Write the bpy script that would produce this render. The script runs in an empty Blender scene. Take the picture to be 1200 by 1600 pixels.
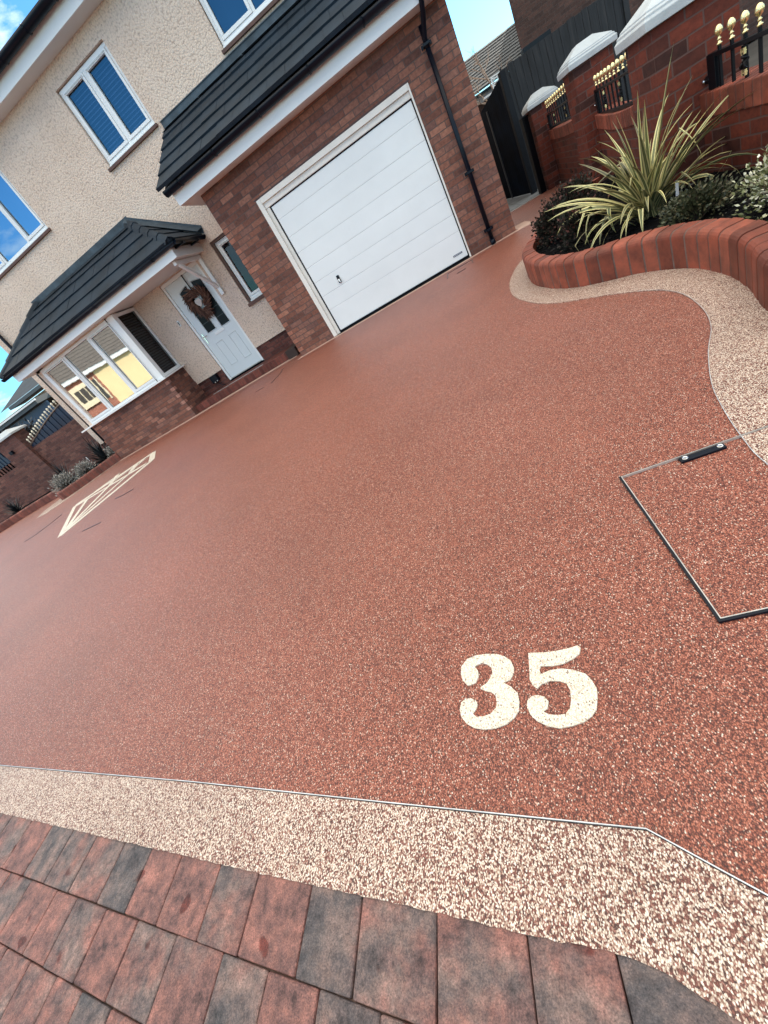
import bpy, bmesh, math, random
from mathutils import Vector, Matrix
R = math.radians
random.seed(7)
scene = bpy.context.scene
COL = scene.collection

# ------------------------------------------------------------------ camera
yaw, pit, rol = 0.41054121, 0.51573513, -0.58579016
f_ = Vector((-math.sin(yaw)*math.cos(pit), math.cos(yaw)*math.cos(pit), -math.sin(pit)))
r0 = Vector((math.cos(yaw), math.sin(yaw), 0)); u0 = r0.cross(f_)
rr = math.cos(rol)*r0 + math.sin(rol)*u0
uu = -math.sin(rol)*r0 + math.cos(rol)*u0
cam = bpy.data.objects.new('camera', bpy.data.cameras.new('camera'))
COL.objects.link(cam)
cam.matrix_world = Matrix(((rr.x, uu.x, -f_.x, 0), (rr.y, uu.y, -f_.y, 0), (rr.z, uu.z, -f_.z, 1.0), (0, 0, 0, 1)))
cam.data.sensor_fit = 'HORIZONTAL'; cam.data.sensor_width = 36
cam.data.lens = 650.757/1200*36
cam.data.clip_start = 0.02; cam.data.clip_end = 600
scene.camera = cam
scene.render.resolution_x = 768; scene.render.resolution_y = 1024

# ------------------------------------------------------------------ world, sun, exposure
SUN_EL, SUN_AZ = R(26), R(27)      # azimuth clockwise from +Y: the sun stands behind the house
world = bpy.data.worlds.new('World'); scene.world = world; world.use_nodes = True
wt = world.node_tree; wt.nodes.clear()
wo = wt.nodes.new('ShaderNodeOutputWorld'); bg = wt.nodes.new('ShaderNodeBackground')
sky = wt.nodes.new('ShaderNodeTexSky'); sky.sky_type = 'NISHITA'; sky.sun_disc = False
sky.sun_elevation = SUN_EL; sky.sun_rotation = SUN_AZ; sky.air_density = 1.0; sky.dust_density = 0.15; sky.ozone_density = 2.0
geo = wt.nodes.new('ShaderNodeTexCoord')
nz = wt.nodes.new('ShaderNodeTexNoise'); nz.inputs['Scale'].default_value = 2.3; nz.inputs['Detail'].default_value = 9; nz.inputs['Roughness'].default_value = 0.58
mp = wt.nodes.new('ShaderNodeMapping'); mp.inputs['Scale'].default_value = (1, 1, 2.4); mp.inputs['Location'].default_value = (0.35, 0.1, 0.3)
cr = wt.nodes.new('ShaderNodeValToRGB'); cr.color_ramp.elements[0].position = 0.48; cr.color_ramp.elements[1].position = 0.61
mx = wt.nodes.new('ShaderNodeMix'); mx.data_type = 'RGBA'
mx.inputs[7].default_value = (10.2, 9.85, 8.7, 1)
wt.links.new(geo.outputs['Generated'], mp.inputs[0]); wt.links.new(mp.outputs[0], nz.inputs['Vector'])
sz = wt.nodes.new('ShaderNodeSeparateXYZ'); wt.links.new(geo.outputs['Generated'], sz.inputs[0])
zr = wt.nodes.new('ShaderNodeMapRange'); zr.inputs[1].default_value = 0.35; zr.inputs[2].default_value = 0.85; zr.inputs[3].default_value = 0.0; zr.inputs[4].default_value = 0.16
wt.links.new(sz.outputs[2], zr.inputs[0])
za = wt.nodes.new('ShaderNodeMath'); za.operation = 'ADD'; wt.links.new(nz.outputs['Fac'], za.inputs[0]); wt.links.new(zr.outputs[0], za.inputs[1])
wt.links.new(za.outputs[0], cr.inputs[0]); wt.links.new(cr.outputs[0], mx.inputs[0])
tn = wt.nodes.new('ShaderNodeMix'); tn.data_type = 'RGBA'; tn.blend_type = 'MULTIPLY'; tn.inputs[0].default_value = 1.0; tn.inputs[7].default_value = (0.46, 0.89, 1.10, 1)
wt.links.new(sky.outputs[0], tn.inputs[6]); wt.links.new(tn.outputs[2], mx.inputs[6]); wt.links.new(mx.outputs[2], bg.inputs[0]); wt.links.new(bg.outputs[0], wo.inputs[0])
bg.inputs[1].default_value = 0.15
sun = bpy.data.objects.new('sun', bpy.data.lights.new('sun', 'SUN')); COL.objects.link(sun)
sun.data.energy = 3.0; sun.data.angle = R(0.5); sun.data.color = (1.0, 0.93, 0.82)
sd = Vector((math.sin(SUN_AZ)*math.cos(SUN_EL), math.cos(SUN_AZ)*math.cos(SUN_EL), math.sin(SUN_EL)))
sun.rotation_euler = sd.to_track_quat('Z', 'Y').to_euler()
scene.view_settings.view_transform = 'Standard'; scene.view_settings.look = 'None'
scene.view_settings.exposure = 0.83; scene.view_settings.gamma = 1.0

# ------------------------------------------------------------------ materials
def newmat(name):
    m = bpy.data.materials.new(name); m.use_nodes = True
    nt = m.node_tree; b = nt.nodes['Principled BSDF']
    return m, nt, b
def node(nt, t, **k):
    n = nt.nodes.new(t)
    for a, v in k.items(): setattr(n, a, v)
    return n
def ramp(nt, stops, interp='LINEAR'):
    n = nt.nodes.new('ShaderNodeValToRGB'); cr = n.color_ramp; cr.interpolation = interp
    while len(cr.elements) > 1: cr.elements.remove(cr.elements[-1])
    cr.elements[0].position = stops[0][0]; cr.elements[0].color = (*stops[0][1], 1)
    for p, c in stops[1:]:
        e = cr.elements.new(p); e.color = (*c, 1)
    return n
def mixc(nt, a, b, fac, mode='MIX'):
    n = nt.nodes.new('ShaderNodeMix'); n.data_type = 'RGBA'; n.blend_type = mode
    for i, v in ((6, a), (7, b)):
        if hasattr(v, 'links'): nt.links.new(v, n.inputs[i])
        else: n.inputs[i].default_value = (*v, 1)
    if hasattr(fac, 'links'): nt.links.new(fac, n.inputs[0])
    else: n.inputs[0].default_value = fac
    return n.outputs[2]
def bump(nt, b, h, strength, dist):
    n = nt.nodes.new('ShaderNodeBump'); n.inputs['Strength'].default_value = strength; n.inputs['Distance'].default_value = dist
    nt.links.new(h, n.inputs['Height'])
    nt.links.new(n.outputs[0], b.inputs['Normal']); return n
def coords(nt, kind='Object'):
    if kind == 'Object': return nt.nodes.new('ShaderNodeTexCoord').outputs['Object']
    if kind == 'UV': return nt.nodes.new('ShaderNodeTexCoord').outputs['UV']
    return nt.nodes.new('ShaderNodeNewGeometry').outputs['Position']
def noise(nt, vec, scale, detail=4, rough=0.55):
    n = nt.nodes.new('ShaderNodeTexNoise'); n.inputs['Scale'].default_value = scale; n.inputs['Detail'].default_value = detail; n.inputs['Roughness'].default_value = rough
    nt.links.new(vec, n.inputs['Vector']); return n
def vor(nt, vec, scale, feature='F1', rnd=1.0):
    n = nt.nodes.new('ShaderNodeTexVoronoi'); n.feature = feature; n.inputs['Scale'].default_value = scale; n.inputs['Randomness'].default_value = rnd
    nt.links.new(vec, n.inputs['Vector']); return n

def plain(name, c, rough=0.5, var=0.08, vscale=3.0, bmp=0.0, bscale=60, metal=0.0, spec=0.5, dirt=0.0):
    m, nt, b = newmat(name); v = coords(nt, 'Object')
    n = noise(nt, v, vscale, 5)
    lo = tuple(x*(1-var) for x in c); hi = tuple(min(1, x*(1+var)) for x in c)
    rp = ramp(nt, [(0.3, lo), (0.7, hi)]); nt.links.new(n.outputs['Fac'], rp.inputs[0])
    col = rp.outputs[0]
    if dirt:
        n2 = noise(nt, v, vscale*3, 8, 0.7); r2 = ramp(nt, [(0.52, (0, 0, 0)), (0.75, (1, 1, 1))]); nt.links.new(n2.outputs['Fac'], r2.inputs[0])
        mm = nt.nodes.new('ShaderNodeMath'); mm.operation = 'MULTIPLY'; mm.inputs[1].default_value = dirt; nt.links.new(r2.outputs[0], mm.inputs[0])
        col = mixc(nt, col, tuple(x*0.45 for x in c), mm.outputs[0])
    nt.links.new(col, b.inputs['Base Color'])
    b.inputs['Roughness'].default_value = rough; b.inputs['Metallic'].default_value = metal
    b.inputs['Specular IOR Level'].default_value = spec
    if bmp:
        nb = noise(nt, v, bscale, 4); bump(nt, b, nb.outputs['Fac'], bmp, 0.004)
    return m

def resin(name, stops, big=(0.86, 1.12), scale=150, ani=(1.15, 0.8, 1.0), gap=(0.30, 0.25, 0.23)):
    m, nt, b = newmat(name); v = coords(nt, 'Position')
    # jitter the lookup a little so stones are not perfect cells
    nj = noise(nt, v, 90, 2); 
    add = node(nt, 'ShaderNodeVectorMath', operation='MULTIPLY_ADD'); add.inputs[1].default_value = (0.004, 0.004, 0.004)
    nt.links.new(nj.outputs['Color'], add.inputs[0]); nt.links.new(v, add.inputs[2])
    sx = node(nt, 'ShaderNodeMapping'); sx.inputs['Scale'].default_value = ani; sx.inputs['Rotation'].default_value = (0, 0, 0.6)
    nt.links.new(add.outputs[0], sx.inputs[0])
    vo = vor(nt, sx.outputs[0], scale)
    sep = node(nt, 'ShaderNodeSeparateColor'); nt.links.new(vo.outputs['Color'], sep.inputs[0])
    rp = ramp(nt, stops, 'CONSTANT'); nt.links.new(sep.outputs[0], rp.inputs[0])
    # occlusion shade and dark resin between the stones, both painted into the colour
    gp = ramp(nt, [(0.30, (1, 1, 1)), (0.70, gap)]); nt.links.new(vo.outputs['Distance'], gp.inputs[0])
    col = mixc(nt, rp.outputs[0], gp.outputs[0], 1.0, 'MULTIPLY')
    nb = noise(nt, v, 0.9, 7, 0.62); rb = ramp(nt, [(0.3, (big[0],)*3), (0.7, (big[1],)*3)]); nt.links.new(nb.outputs['Fac'], rb.inputs[0])
    col = mixc(nt, col, rb.outputs[0], 1.0, 'MULTIPLY')
    nt.links.new(col, b.inputs['Base Color'])
    b.inputs['Roughness'].default_value = 0.45; b.inputs['Specular IOR Level'].default_value = 0.42
    inv = node(nt, 'ShaderNodeMath', operation='SUBTRACT'); inv.inputs[0].default_value = 1.0; nt.links.new(vo.outputs['Distance'], inv.inputs[1])
    ad = node(nt, 'ShaderNodeMath', operation='MULTIPLY_ADD'); ad.inputs[1].default_value = 0.5; nt.links.new(sep.outputs[1], ad.inputs[0]); nt.links.new(inv.outputs[0], ad.inputs[2])
    bump(nt, b, ad.outputs[0], 0.5, 0.002)
    return m
RED = resin('red_resin', [(0, (0.115, 0.029, 0.020)), (0.15, (0.29, 0.080, 0.048)), (0.38, (0.43, 0.138, 0.083)), (0.66, (0.20, 0.051, 0.033)), (0.79, (0.53, 0.210, 0.145)), (0.93, (0.70, 0.44, 0.34)), (0.978, (0.78, 0.64, 0.54))], scale=370)
CREAM = resin('cream_resin', [(0, (0.68, 0.56, 0.46)), (0.22, (0.82, 0.72, 0.61)), (0.42, (0.46, 0.29, 0.22)), (0.52, (0.19, 0.065, 0.048)), (0.72, (0.30, 0.13, 0.10)), (0.82, (0.10, 0.042, 0.036)), (0.93, (0.82, 0.74, 0.65))], scale=350, ani=(1.15, 0.82, 1.0), gap=(0.45, 0.36, 0.33))
IVORY = resin('ivory_resin', [(0, (0.80, 0.72, 0.60)), (0.5, (0.84, 0.78, 0.68)), (0.88, (0.62, 0.50, 0.40)), (0.955, (0.25, 0.18, 0.14))], big=(0.97, 1.02), scale=360, gap=(0.66, 0.62, 0.58))

def brick(name, cols, mortar, rough=0.8, w=0.235, h=0.08, ms=0.012, bmp=0.7, wet=0):
    m, nt, b = newmat(name); v = coords(nt, 'UV')
    nj = noise(nt, v, 14, 3); ma = node(nt, 'ShaderNodeVectorMath', operation='MULTIPLY_ADD'); ma.inputs[1].default_value = (0.006, 0.006, 0)
    nt.links.new(nj.outputs['Color'], ma.inputs[0]); nt.links.new(v, ma.inputs[2])
    bt = nt.nodes.new('ShaderNodeTexBrick'); nt.links.new(ma.outputs[0], bt.inputs['Vector'])
    bt.inputs['Scale'].default_value = 1.0; bt.inputs['Brick Width'].default_value = w; bt.inputs['Row Height'].default_value = h
    bt.inputs['Mortar Size'].default_value = ms*0.5; bt.inputs['Mortar Smooth'].default_value = 0.25; bt.inputs['Bias'].default_value = 0
    bt.inputs['Color1'].default_value = (0, 0, 0, 1); bt.inputs['Color2'].default_value = (1, 1, 1, 1); bt.inputs['Mortar'].default_value = (0.5, 0.5, 0.5, 1)
    rp = ramp(nt, cols); nt.links.new(bt.outputs['Color'], rp.inputs[0])
    n1 = noise(nt, v, 22, 6, 0.65); r1 = ramp(nt, [(0.3, (0.62, 0.6, 0.62)), (0.7, (1.25, 1.2, 1.15))]); nt.links.new(n1.outputs['Fac'], r1.inputs[0])
    col = mixc(nt, rp.outputs[0], r1.outputs[0], 1.0, 'MULTIPLY')
    n2 = noise(nt, v, 1.3, 5); r2 = ramp(nt, [(0.3, (0.8, 0.8, 0.8)), (0.7, (1.12, 1.12, 1.12))]); nt.links.new(n2.outputs['Fac'], r2.inputs[0])
    col = mixc(nt, col, r2.outputs[0], 1.0, 'MULTIPLY')
    col = mixc(nt, col, mortar, bt.outputs['Fac'])
    nt.links.new(col, b.inputs['Base Color']); b.inputs['Roughness'].default_value = rough; b.inputs['Specular IOR Level'].default_value = 0.3
    inv = node(nt, 'ShaderNodeMath', operation='SUBTRACT'); inv.inputs[0].default_value = 1.0; nt.links.new(bt.outputs['Fac'], inv.inputs[1])
    ad = node(nt, 'ShaderNodeMath', operation='MULTIPLY_ADD'); ad.inputs[1].default_value = 0.5; nt.links.new(n1.outputs['Fac'], ad.inputs[0]); nt.links.new(inv.outputs[0], ad.inputs[2])
    bump(nt, b, ad.outputs[0], bmp, 0.006)
    return m
BRICK = brick('house_brick', [(0, (0.12, 0.055, 0.044)), (0.3, (0.215, 0.088, 0.062)), (0.6, (0.28, 0.125, 0.088)), (0.8, (0.18, 0.09, 0.075)), (1, (0.38, 0.175, 0.12))], (0.105, 0.074, 0.066))
PLINTH = brick('plinth_brick', [(0, (0.07, 0.026, 0.022)), (0.5, (0.13, 0.045, 0.036)), (1, (0.19, 0.07, 0.055))], (0.09, 0.055, 0.05))
WALLB = brick('boundary_brick', [(0, (0.030, 0.012, 0.010)), (0.3, (0.125, 0.026, 0.014)), (0.65, (0.165, 0.034, 0.018)), (1, (0.10, 0.020, 0.012))], (0.10, 0.052, 0.044), rough=0.75, w=0.20)
FARB = brick('neighbour_brick', [(0, (0.06, 0.036, 0.032)), (0.5, (0.085, 0.047, 0.04)), (1, (0.11, 0.06, 0.05))], (0.08, 0.06, 0.055))
SUNB = brick('opposite_brick', [(0, (0.36, 0.13, 0.09)), (1, (0.5, 0.2, 0.14))], (0.5, 0.38, 0.3))

def render_wall():
    m, nt, b = newmat('pebble_render'); v = coords(nt, 'Position')
    n1 = noise(nt, v, 1.4, 5); r1 = ramp(nt, [(0.3, (0.70, 0.552, 0.46)), (0.7, (0.77, 0.628, 0.535))]); nt.links.new(n1.outputs['Fac'], r1.inputs[0])
    vo = vor(nt, v, 36); n2 = noise(nt, v, 44, 4, 0.6)
    r2 = ramp(nt, [(0.0, (1.1, 1.1, 1.08)), (0.55, (0.95, 0.94, 0.93)), (0.85, (0.66, 0.62, 0.60))]); nt.links.new(vo.outputs['Distance'], r2.inputs[0])
    col = mixc(nt, r1.outputs[0], r2.outputs[0], 0.8, 'MULTIPLY')
    n3 = noise(nt, v, 3.2, 3, 0.5); n4 = noise(nt, v, 26, 2, 0.5)
    sp = ramp(nt, [(0.76, (0, 0, 0)), (0.78, (1, 1, 1))]); nt.links.new(n4.outputs['Fac'], sp.inputs[0])
    col = mixc(nt, col, (0.09, 0.07, 0.06), sp.outputs[0])
    nt.links.new(col, b.inputs['Base Color']); b.inputs['Roughness'].default_value = 0.9; b.inputs['Specular IOR Level'].default_value = 0.2
    sb = node(nt, 'ShaderNodeMath', operation='SUBTRACT'); nt.links.new(n2.outputs['Fac'], sb.inputs[0]); nt.links.new(vo.outputs['Distance'], sb.inputs[1])
    bump(nt, b, sb.outputs[0], 0.7, 0.014)
    return m
RENDER = render_wall()
WHITE = plain('white_upvc', (0.80, 0.81, 0.82), 0.35, 0.03, 2.0)
GDOOR = plain('garage_door_white', (0.78, 0.80, 0.81), 0.42, 0.035, 1.4, bmp=0.10, bscale=220, dirt=0.05)
FRAMEW = plain('cream_white_frame', (0.76, 0.72, 0.67), 0.5, 0.05, 4.0, dirt=0.15)
SOFF = plain('soffit_white', (0.74, 0.74, 0.73), 0.45, 0.04, 2.0)
BLACK = plain('black_plastic', (0.0018, 0.0045, 0.011), 0.33, 0.2, 5.0, spec=0.22)
RUBBER = plain('black_rubber', (0.004, 0.004, 0.006), 0.7, 0.2, spec=0.15)
TILE = plain('slate_tile', (0.012, 0.022, 0.035), 0.7, 0.35, 2.5, bmp=0.5, bscale=45, dirt=0.3, spec=0.3)
LEAD = plain('lead_flashing', (0.050, 0.070, 0.090), 0.6, 0.35, 6.0, bmp=0.35, bscale=20, spec=0.3)
DWHITE = plain('door_white', (0.66, 0.71, 0.745), 0.4, 0.02, 2.0)
CHROME = plain('chrome', (0.6, 0.62, 0.64), 0.15, 0.03, 5, metal=1.0)
SILL = plain('brown_sill_tile', (0.10, 0.045, 0.035), 0.6, 0.3, 8.0, bmp=0.3)
STEPB = brick('step_brick', [(0, (0.10, 0.03, 0.024)), (0.5, (0.15, 0.045, 0.034)), (1, (0.2, 0.06, 0.045))], (0.10, 0.05, 0.04), w=0.0825, h=0.215, bmp=0.4)
IRON = plain('black_iron', (0.0025, 0.003, 0.005), 0.4, 0.2, 9.0, spec=0.2)
GOLD = plain('gold_paint', (0.95, 0.74, 0.38), 0.22, 0.1, 20.0, metal=0.85)
CAPM = plain('cast_stone_cap', (0.44, 0.47, 0.49), 0.8, 0.10, 7.0, bmp=0.35, bscale=80, dirt=0.35)
SOIL = plain('dark_soil', (0.0035, 0.0035, 0.004), 0.95, 0.5, 30.0, bmp=1.0, bscale=60, spec=0.05)
GATEM = plain('gate_dark_paint', (0.003, 0.007, 0.015), 0.8, 0.6, 2.0, bmp=0.1, spec=0.04)
BLUEP = plain('blue_steel_panel', (0.006, 0.022, 0.050), 0.35, 0.3, 3.0)
SLAB = plain('grey_slab', (0.16, 0.17, 0.18), 0.7, 0.25, 4.0, bmp=0.3, dirt=0.4)
EARTH = plain('dark_ground', (0.05, 0.045, 0.04), 0.9, 0.3, 1.0, bmp=0.4)
EDGE = plain('metal_edging', (0.55, 0.57, 0.60), 0.35, 0.25, 15.0, metal=0.5)
ALU = plain('aluminium_trim', (0.50, 0.47, 0.44), 0.4, 0.2, 30.0, metal=0.5)
YELW = plain('yellow_render', (0.86, 0.70, 0.40), 0.9, 0.05, 1.0)
NAVY = plain('navy_badge', (0.01, 0.03, 0.08), 0.4, 0.1)
PALEST = plain('pale_edging', (0.50, 0.33, 0.26), 0.8, 0.12, 9.0, bmp=0.4)
TRUNK = plain('pale_bark', (0.42, 0.30, 0.23), 0.8, 0.25, 12.0)
BLIND = plain('window_blind', (0.10, 0.12, 0.15), 0.7, 0.1, 2.0)
DARKR = plain('dark_room', (0.012, 0.013, 0.016), 0.9, 0.2)  # near-black colour carries the shade of unlit interiors
BULLN = plain('bullnose_brick', (0.25, 0.060, 0.032), 0.55, 0.30, 7.0, bmp=0.35, bscale=70, dirt=0.25)
MORT = plain('mortar_joint', (0.12, 0.075, 0.062), 0.95, 0.3, 20.0, bmp=0.5)

def fence_mat():
    m, nt, b = newmat('weathered_boards'); v = coords(nt, 'UV')
    mpn = node(nt, 'ShaderNodeMapping'); mpn.inputs['Scale'].default_value = (22, 1.2, 1); nt.links.new(v, mpn.inputs[0])
    n1 = noise(nt, mpn.outputs[0], 1.0, 6, 0.65); rp = ramp(nt, [(0.25, (0.006, 0.007, 0.009)), (0.55, (0.020, 0.023, 0.028)), (0.8, (0.052, 0.048, 0.048))]); nt.links.new(n1.outputs['Fac'], rp.inputs[0])
    nt.links.new(rp.outputs[0], b.inputs['Base Color']); b.inputs['Roughness'].default_value = 0.8
    bump(nt, b, n1.outputs['Fac'], 0.4, 0.004); return m
FENCE = fence_mat()

def glass(name, tint, gl=0.16, bright=(0.9, 0.95, 1.0), wav=0.0, fm=1.6):
    m = bpy.data.materials.new(name); m.use_nodes = True; nt = m.node_tree; nt.nodes.clear()
    o = nt.nodes.new('ShaderNodeOutputMaterial'); mixs = nt.nodes.new('ShaderNodeMixShader')
    tr = nt.nodes.new('ShaderNodeBsdfTransparent'); tr.inputs[0].default_value = (*tint, 1)
    g = nt.nodes.new('ShaderNodeBsdfGlossy'); g.inputs['Roughness'].default_value = 0.015; g.inputs[0].default_value = (*bright, 1)
    fr = nt.nodes.new('ShaderNodeFresnel'); fr.inputs['IOR'].default_value = 1.55
    mm = nt.nodes.new('ShaderNodeMath'); mm.operation = 'MULTIPLY_ADD'; mm.inputs[1].default_value = fm; mm.inputs[2].default_value = gl; mm.use_clamp = True
    nt.links.new(fr.outputs[0], mm.inputs[0]); nt.links.new(mm.outputs[0], mixs.inputs[0])
    nt.links.new(tr.outputs[0], mixs.inputs[1]); nt.links.new(g.outputs[0], mixs.inputs[2]); nt.links.new(mixs.outputs[0], o.inputs[0])
    if wav:
        v = coords(nt, 'Position'); n1 = noise(nt, v, 3.0, 2)
        bn = nt.nodes.new('ShaderNodeBump'); bn.inputs['Strength'].default_value = wav; bn.inputs['Distance'].default_value = 0.004
        nt.links.new(n1.outputs['Fac'], bn.inputs['Height']); nt.links.new(bn.outputs[0], g.inputs['Normal']); nt.links.new(bn.outputs[0], fr.inputs['Normal'])
    return m
GLASS = glass('window_glass', (0.7, 0.75, 0.8), 0.30, (0.62, 0.82, 1.0), wav=0.04)
GLASSB = glass('bay_glass', (0.4, 0.42, 0.45), 0.55, (1.0, 0.98, 0.95), wav=0.07)
GLASSD = glass('dark_glass', (0.4, 0.44, 0.5), 0.0, wav=0.05, fm=0.7)
GLASSU = glass('blue_glass', (0.40, 0.52, 0.68), 0.10, (0.55, 0.82, 1.0), wav=0.04, fm=0.9)

def attr_mat(name, stops, rough=0.6, bmp=0.0, stain=True, spec=0.35):
    m, nt, b = newmat(name)
    a = node(nt, 'ShaderNodeAttribute'); a.attribute_name = 'rnd'; a.attribute_type = 'GEOMETRY'
    rp = ramp(nt, stops); nt.links.new(a.outputs['Fac'], rp.inputs[0])
    col = rp.outputs[0]
    if stain:
        v = coords(nt, 'Position'); n1 = noise(nt, v, 9, 7, 0.65); r1 = ramp(nt, [(0.3, (0.55, 0.56, 0.62)), (0.5, (0.95, 0.95, 0.97)), (0.72, (1.45, 1.25, 1.18))]); nt.links.new(n1.outputs['Fac'], r1.inputs[0])
        col = mixc(nt, col, r1.outputs[0], 1.0, 'MULTIPLY')
    nt.links.new(col, b.inputs['Base Color']); b.inputs['Roughness'].default_value = rough; b.inputs['Specular IOR Level'].default_value = spec
    if bmp:
        v2 = coords(nt, 'Position'); n2 = noise(nt, v2, 130, 5, 0.6); bump(nt, b, n2.outputs['Fac'], bmp, 0.002)
    return m

def paver_mat():
    m, nt, b = newmat('tumbled_paver')
    a = node(nt, 'ShaderNodeAttribute'); a.attribute_name = 'rnd'; a.attribute_type = 'GEOMETRY'
    v = coords(nt, 'Position')
    off = node(nt, 'ShaderNodeVectorMath', operation='MULTIPLY_ADD'); off.inputs[1].default_value = (7.3, 3.1, 5.7)
    nt.links.new(a.outputs['Fac'], off.inputs[0]); nt.links.new(v, off.inputs[2])
    n1 = noise(nt, off.outputs[0], 17, 9, 0.72)
    n1b = noise(nt, off.outputs[0], 6.5, 6, 0.6)
    sm = node(nt, 'ShaderNodeMath', operation='MULTIPLY_ADD'); sm.inputs[1].default_value = 0.50
    nt.links.new(a.outputs['Fac'], sm.inputs[0])
    ms = node(nt, 'ShaderNodeMath', operation='MULTIPLY'); ms.inputs[1].default_value = 1.25; nt.links.new(n1b.outputs['Fac'], ms.inputs[0])
    nt.links.new(ms.outputs[0], sm.inputs[2])
    rp = ramp(nt, [(0.46, (0.066, 0.064, 0.069)), (0.62, (0.100, 0.084, 0.083)), (0.78, (0.150, 0.108, 0.099)), (0.96, (0.195, 0.094, 0.080))])
    nt.links.new(sm.outputs[0], rp.inputs[0])
    r1 = ramp(nt, [(0.33, (0.24, 0.25, 0.29)), (0.45, (0.78, 0.80, 0.85)), (0.55, (1.12, 1.06, 1.04)), (0.70, (1.8, 1.62, 1.55))]); nt.links.new(n1.outputs['Fac'], r1.inputs[0])
    col = mixc(nt, rp.outputs[0], r1.outputs[0], 1.0, 'MULTIPLY')
    nm_ = noise(nt, off.outputs[0], 55, 6, 0.75); rm_ = ramp(nt, [(0.36, (0.42, 0.42, 0.44)), (0.5, (1, 1, 1)), (0.66, (1.5, 1.42, 1.38))]); nt.links.new(nm_.outputs['Fac'], rm_.inputs[0])
    col = mixc(nt, col, rm_.outputs[0], 0.6, 'MULTIPLY')
    ng_ = noise(nt, v, 330, 3, 0.7); rg_ = ramp(nt, [(0.3, (0.5, 0.5, 0.52)), (0.7, (1.6, 1.55, 1.5))]); nt.links.new(ng_.outputs['Fac'], rg_.inputs[0])
    col = mixc(nt, col, rg_.outputs[0], 1.0, 'MULTIPLY')
    n3 = noise(nt, v, 12, 2, 0.4); r3 = ramp(nt, [(0.69, (1, 1, 1)), (0.715, (0.55, 0.28, 0.25))]); nt.links.new(n3.outputs['Fac'], r3.inputs[0])
    col = mixc(nt, col, r3.outputs[0], 1.0, 'MULTIPLY')
    nt.links.new(col, b.inputs['Base Color']); b.inputs['Roughness'].default_value = 0.62; b.inputs['Specular IOR Level'].default_value = 0.4
    n2 = noise(nt, v, 160, 6, 0.65); ad = node(nt, 'ShaderNodeMath', operation='MULTIPLY_ADD'); ad.inputs[1].default_value = 2.0
    nt.links.new(n1.outputs['Fac'], ad.inputs[0]); nt.links.new(n2.outputs['Fac'], ad.inputs[2])
    bump(nt, b, ad.outputs[0], 0.8, 0.004)
    return m
PAVER = paver_mat()

def phorm_mat():
    m, nt, b = newmat('striped_blade'); v = coords(nt, 'UV')
    sp = node(nt, 'ShaderNodeSeparateXYZ'); nt.links.new(v, sp.inputs[0])
    rp = ramp(nt, [(0.0, (0.26, 0.09, 0.06)), (0.05, (0.66, 0.60, 0.28)), (0.24, (0.72, 0.68, 0.36)), (0.28, (0.085, 0.09, 0.05)), (0.46, (0.13, 0.15, 0.06)), (0.50, (0.4, 0.4, 0.15)), (0.54, (0.11, 0.13, 0.05)), (0.72, (0.08, 0.09, 0.045)), (0.76, (0.70, 0.66, 0.34)), (0.95, (0.64, 0.58, 0.26)), (1.0, (0.26, 0.09, 0.06))])
    nt.links.new(sp.outputs[0], rp.inputs[0])
    a = node(nt, 'ShaderNodeAttribute'); a.attribute_name = 'rnd'; a.attribute_type = 'GEOMETRY'
    r2 = ramp(nt, [(0, (0.35, 0.33, 0.32)), (.4, (.75, .72, .66)), (1, (1.15, 1.12, 1.0))]); nt.links.new(a.outputs['Fac'], r2.inputs[0])
    col = mixc(nt, rp.outputs[0], r2.outputs[0], 1.0, 'MULTIPLY')
    nt.links.new(col, b.inputs['Base Color']); b.inputs['Roughness'].default_value = 0.4
    return m
PHORM = phorm_mat()
DKLEAF = attr_mat('dark_leaf', [(0, (0.006, 0.007, 0.005)), (0.7, (0.035, 0.034, 0.024)), (0.9, (0.06, 0.028, 0.024)), (1, (0.16, 0.055, 0.045))], 0.5, stain=False, spec=.2)
OLEAF = attr_mat('olive_leaf', [(0, (0.02, 0.024, 0.010)), (0.7, (0.06, 0.065, 0.03)), (1, (0.13, 0.10, 0.05))], 0.45, stain=False)
VLEAF = attr_mat('variegated_leaf', [(0, (0.05, 0.06, 0.02)), (0.35, (0.17, 0.18, 0.07)), (0.6, (0.42, 0.42, 0.24)), (0.85, (0.66, 0.64, 0.48)), (1, (0.74, 0.72, 0.6))], 0.45, stain=False)
SLEAF = attr_mat('silver_leaf', [(0, (0.10, 0.10, 0.09)), (0.5, (0.34, 0.31, 0.28)), (1, (0.58, 0.53, 0.47))], 0.6, stain=False)
NLEAF = attr_mat('dusky_blade', [(0, (0.010, 0.013, 0.018)), (0.7, (0.028, 0.032, 0.036)), (1, (0.07, 0.055, 0.05))], 0.4, stain=False)
FLEAF = attr_mat('wreath_feather', [(0, (0.035, 0.014, 0.009)), (0.6, (0.11, 0.045, 0.028)), (1, (0.2, 0.10, 0.07))], 0.7, stain=False)

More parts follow.
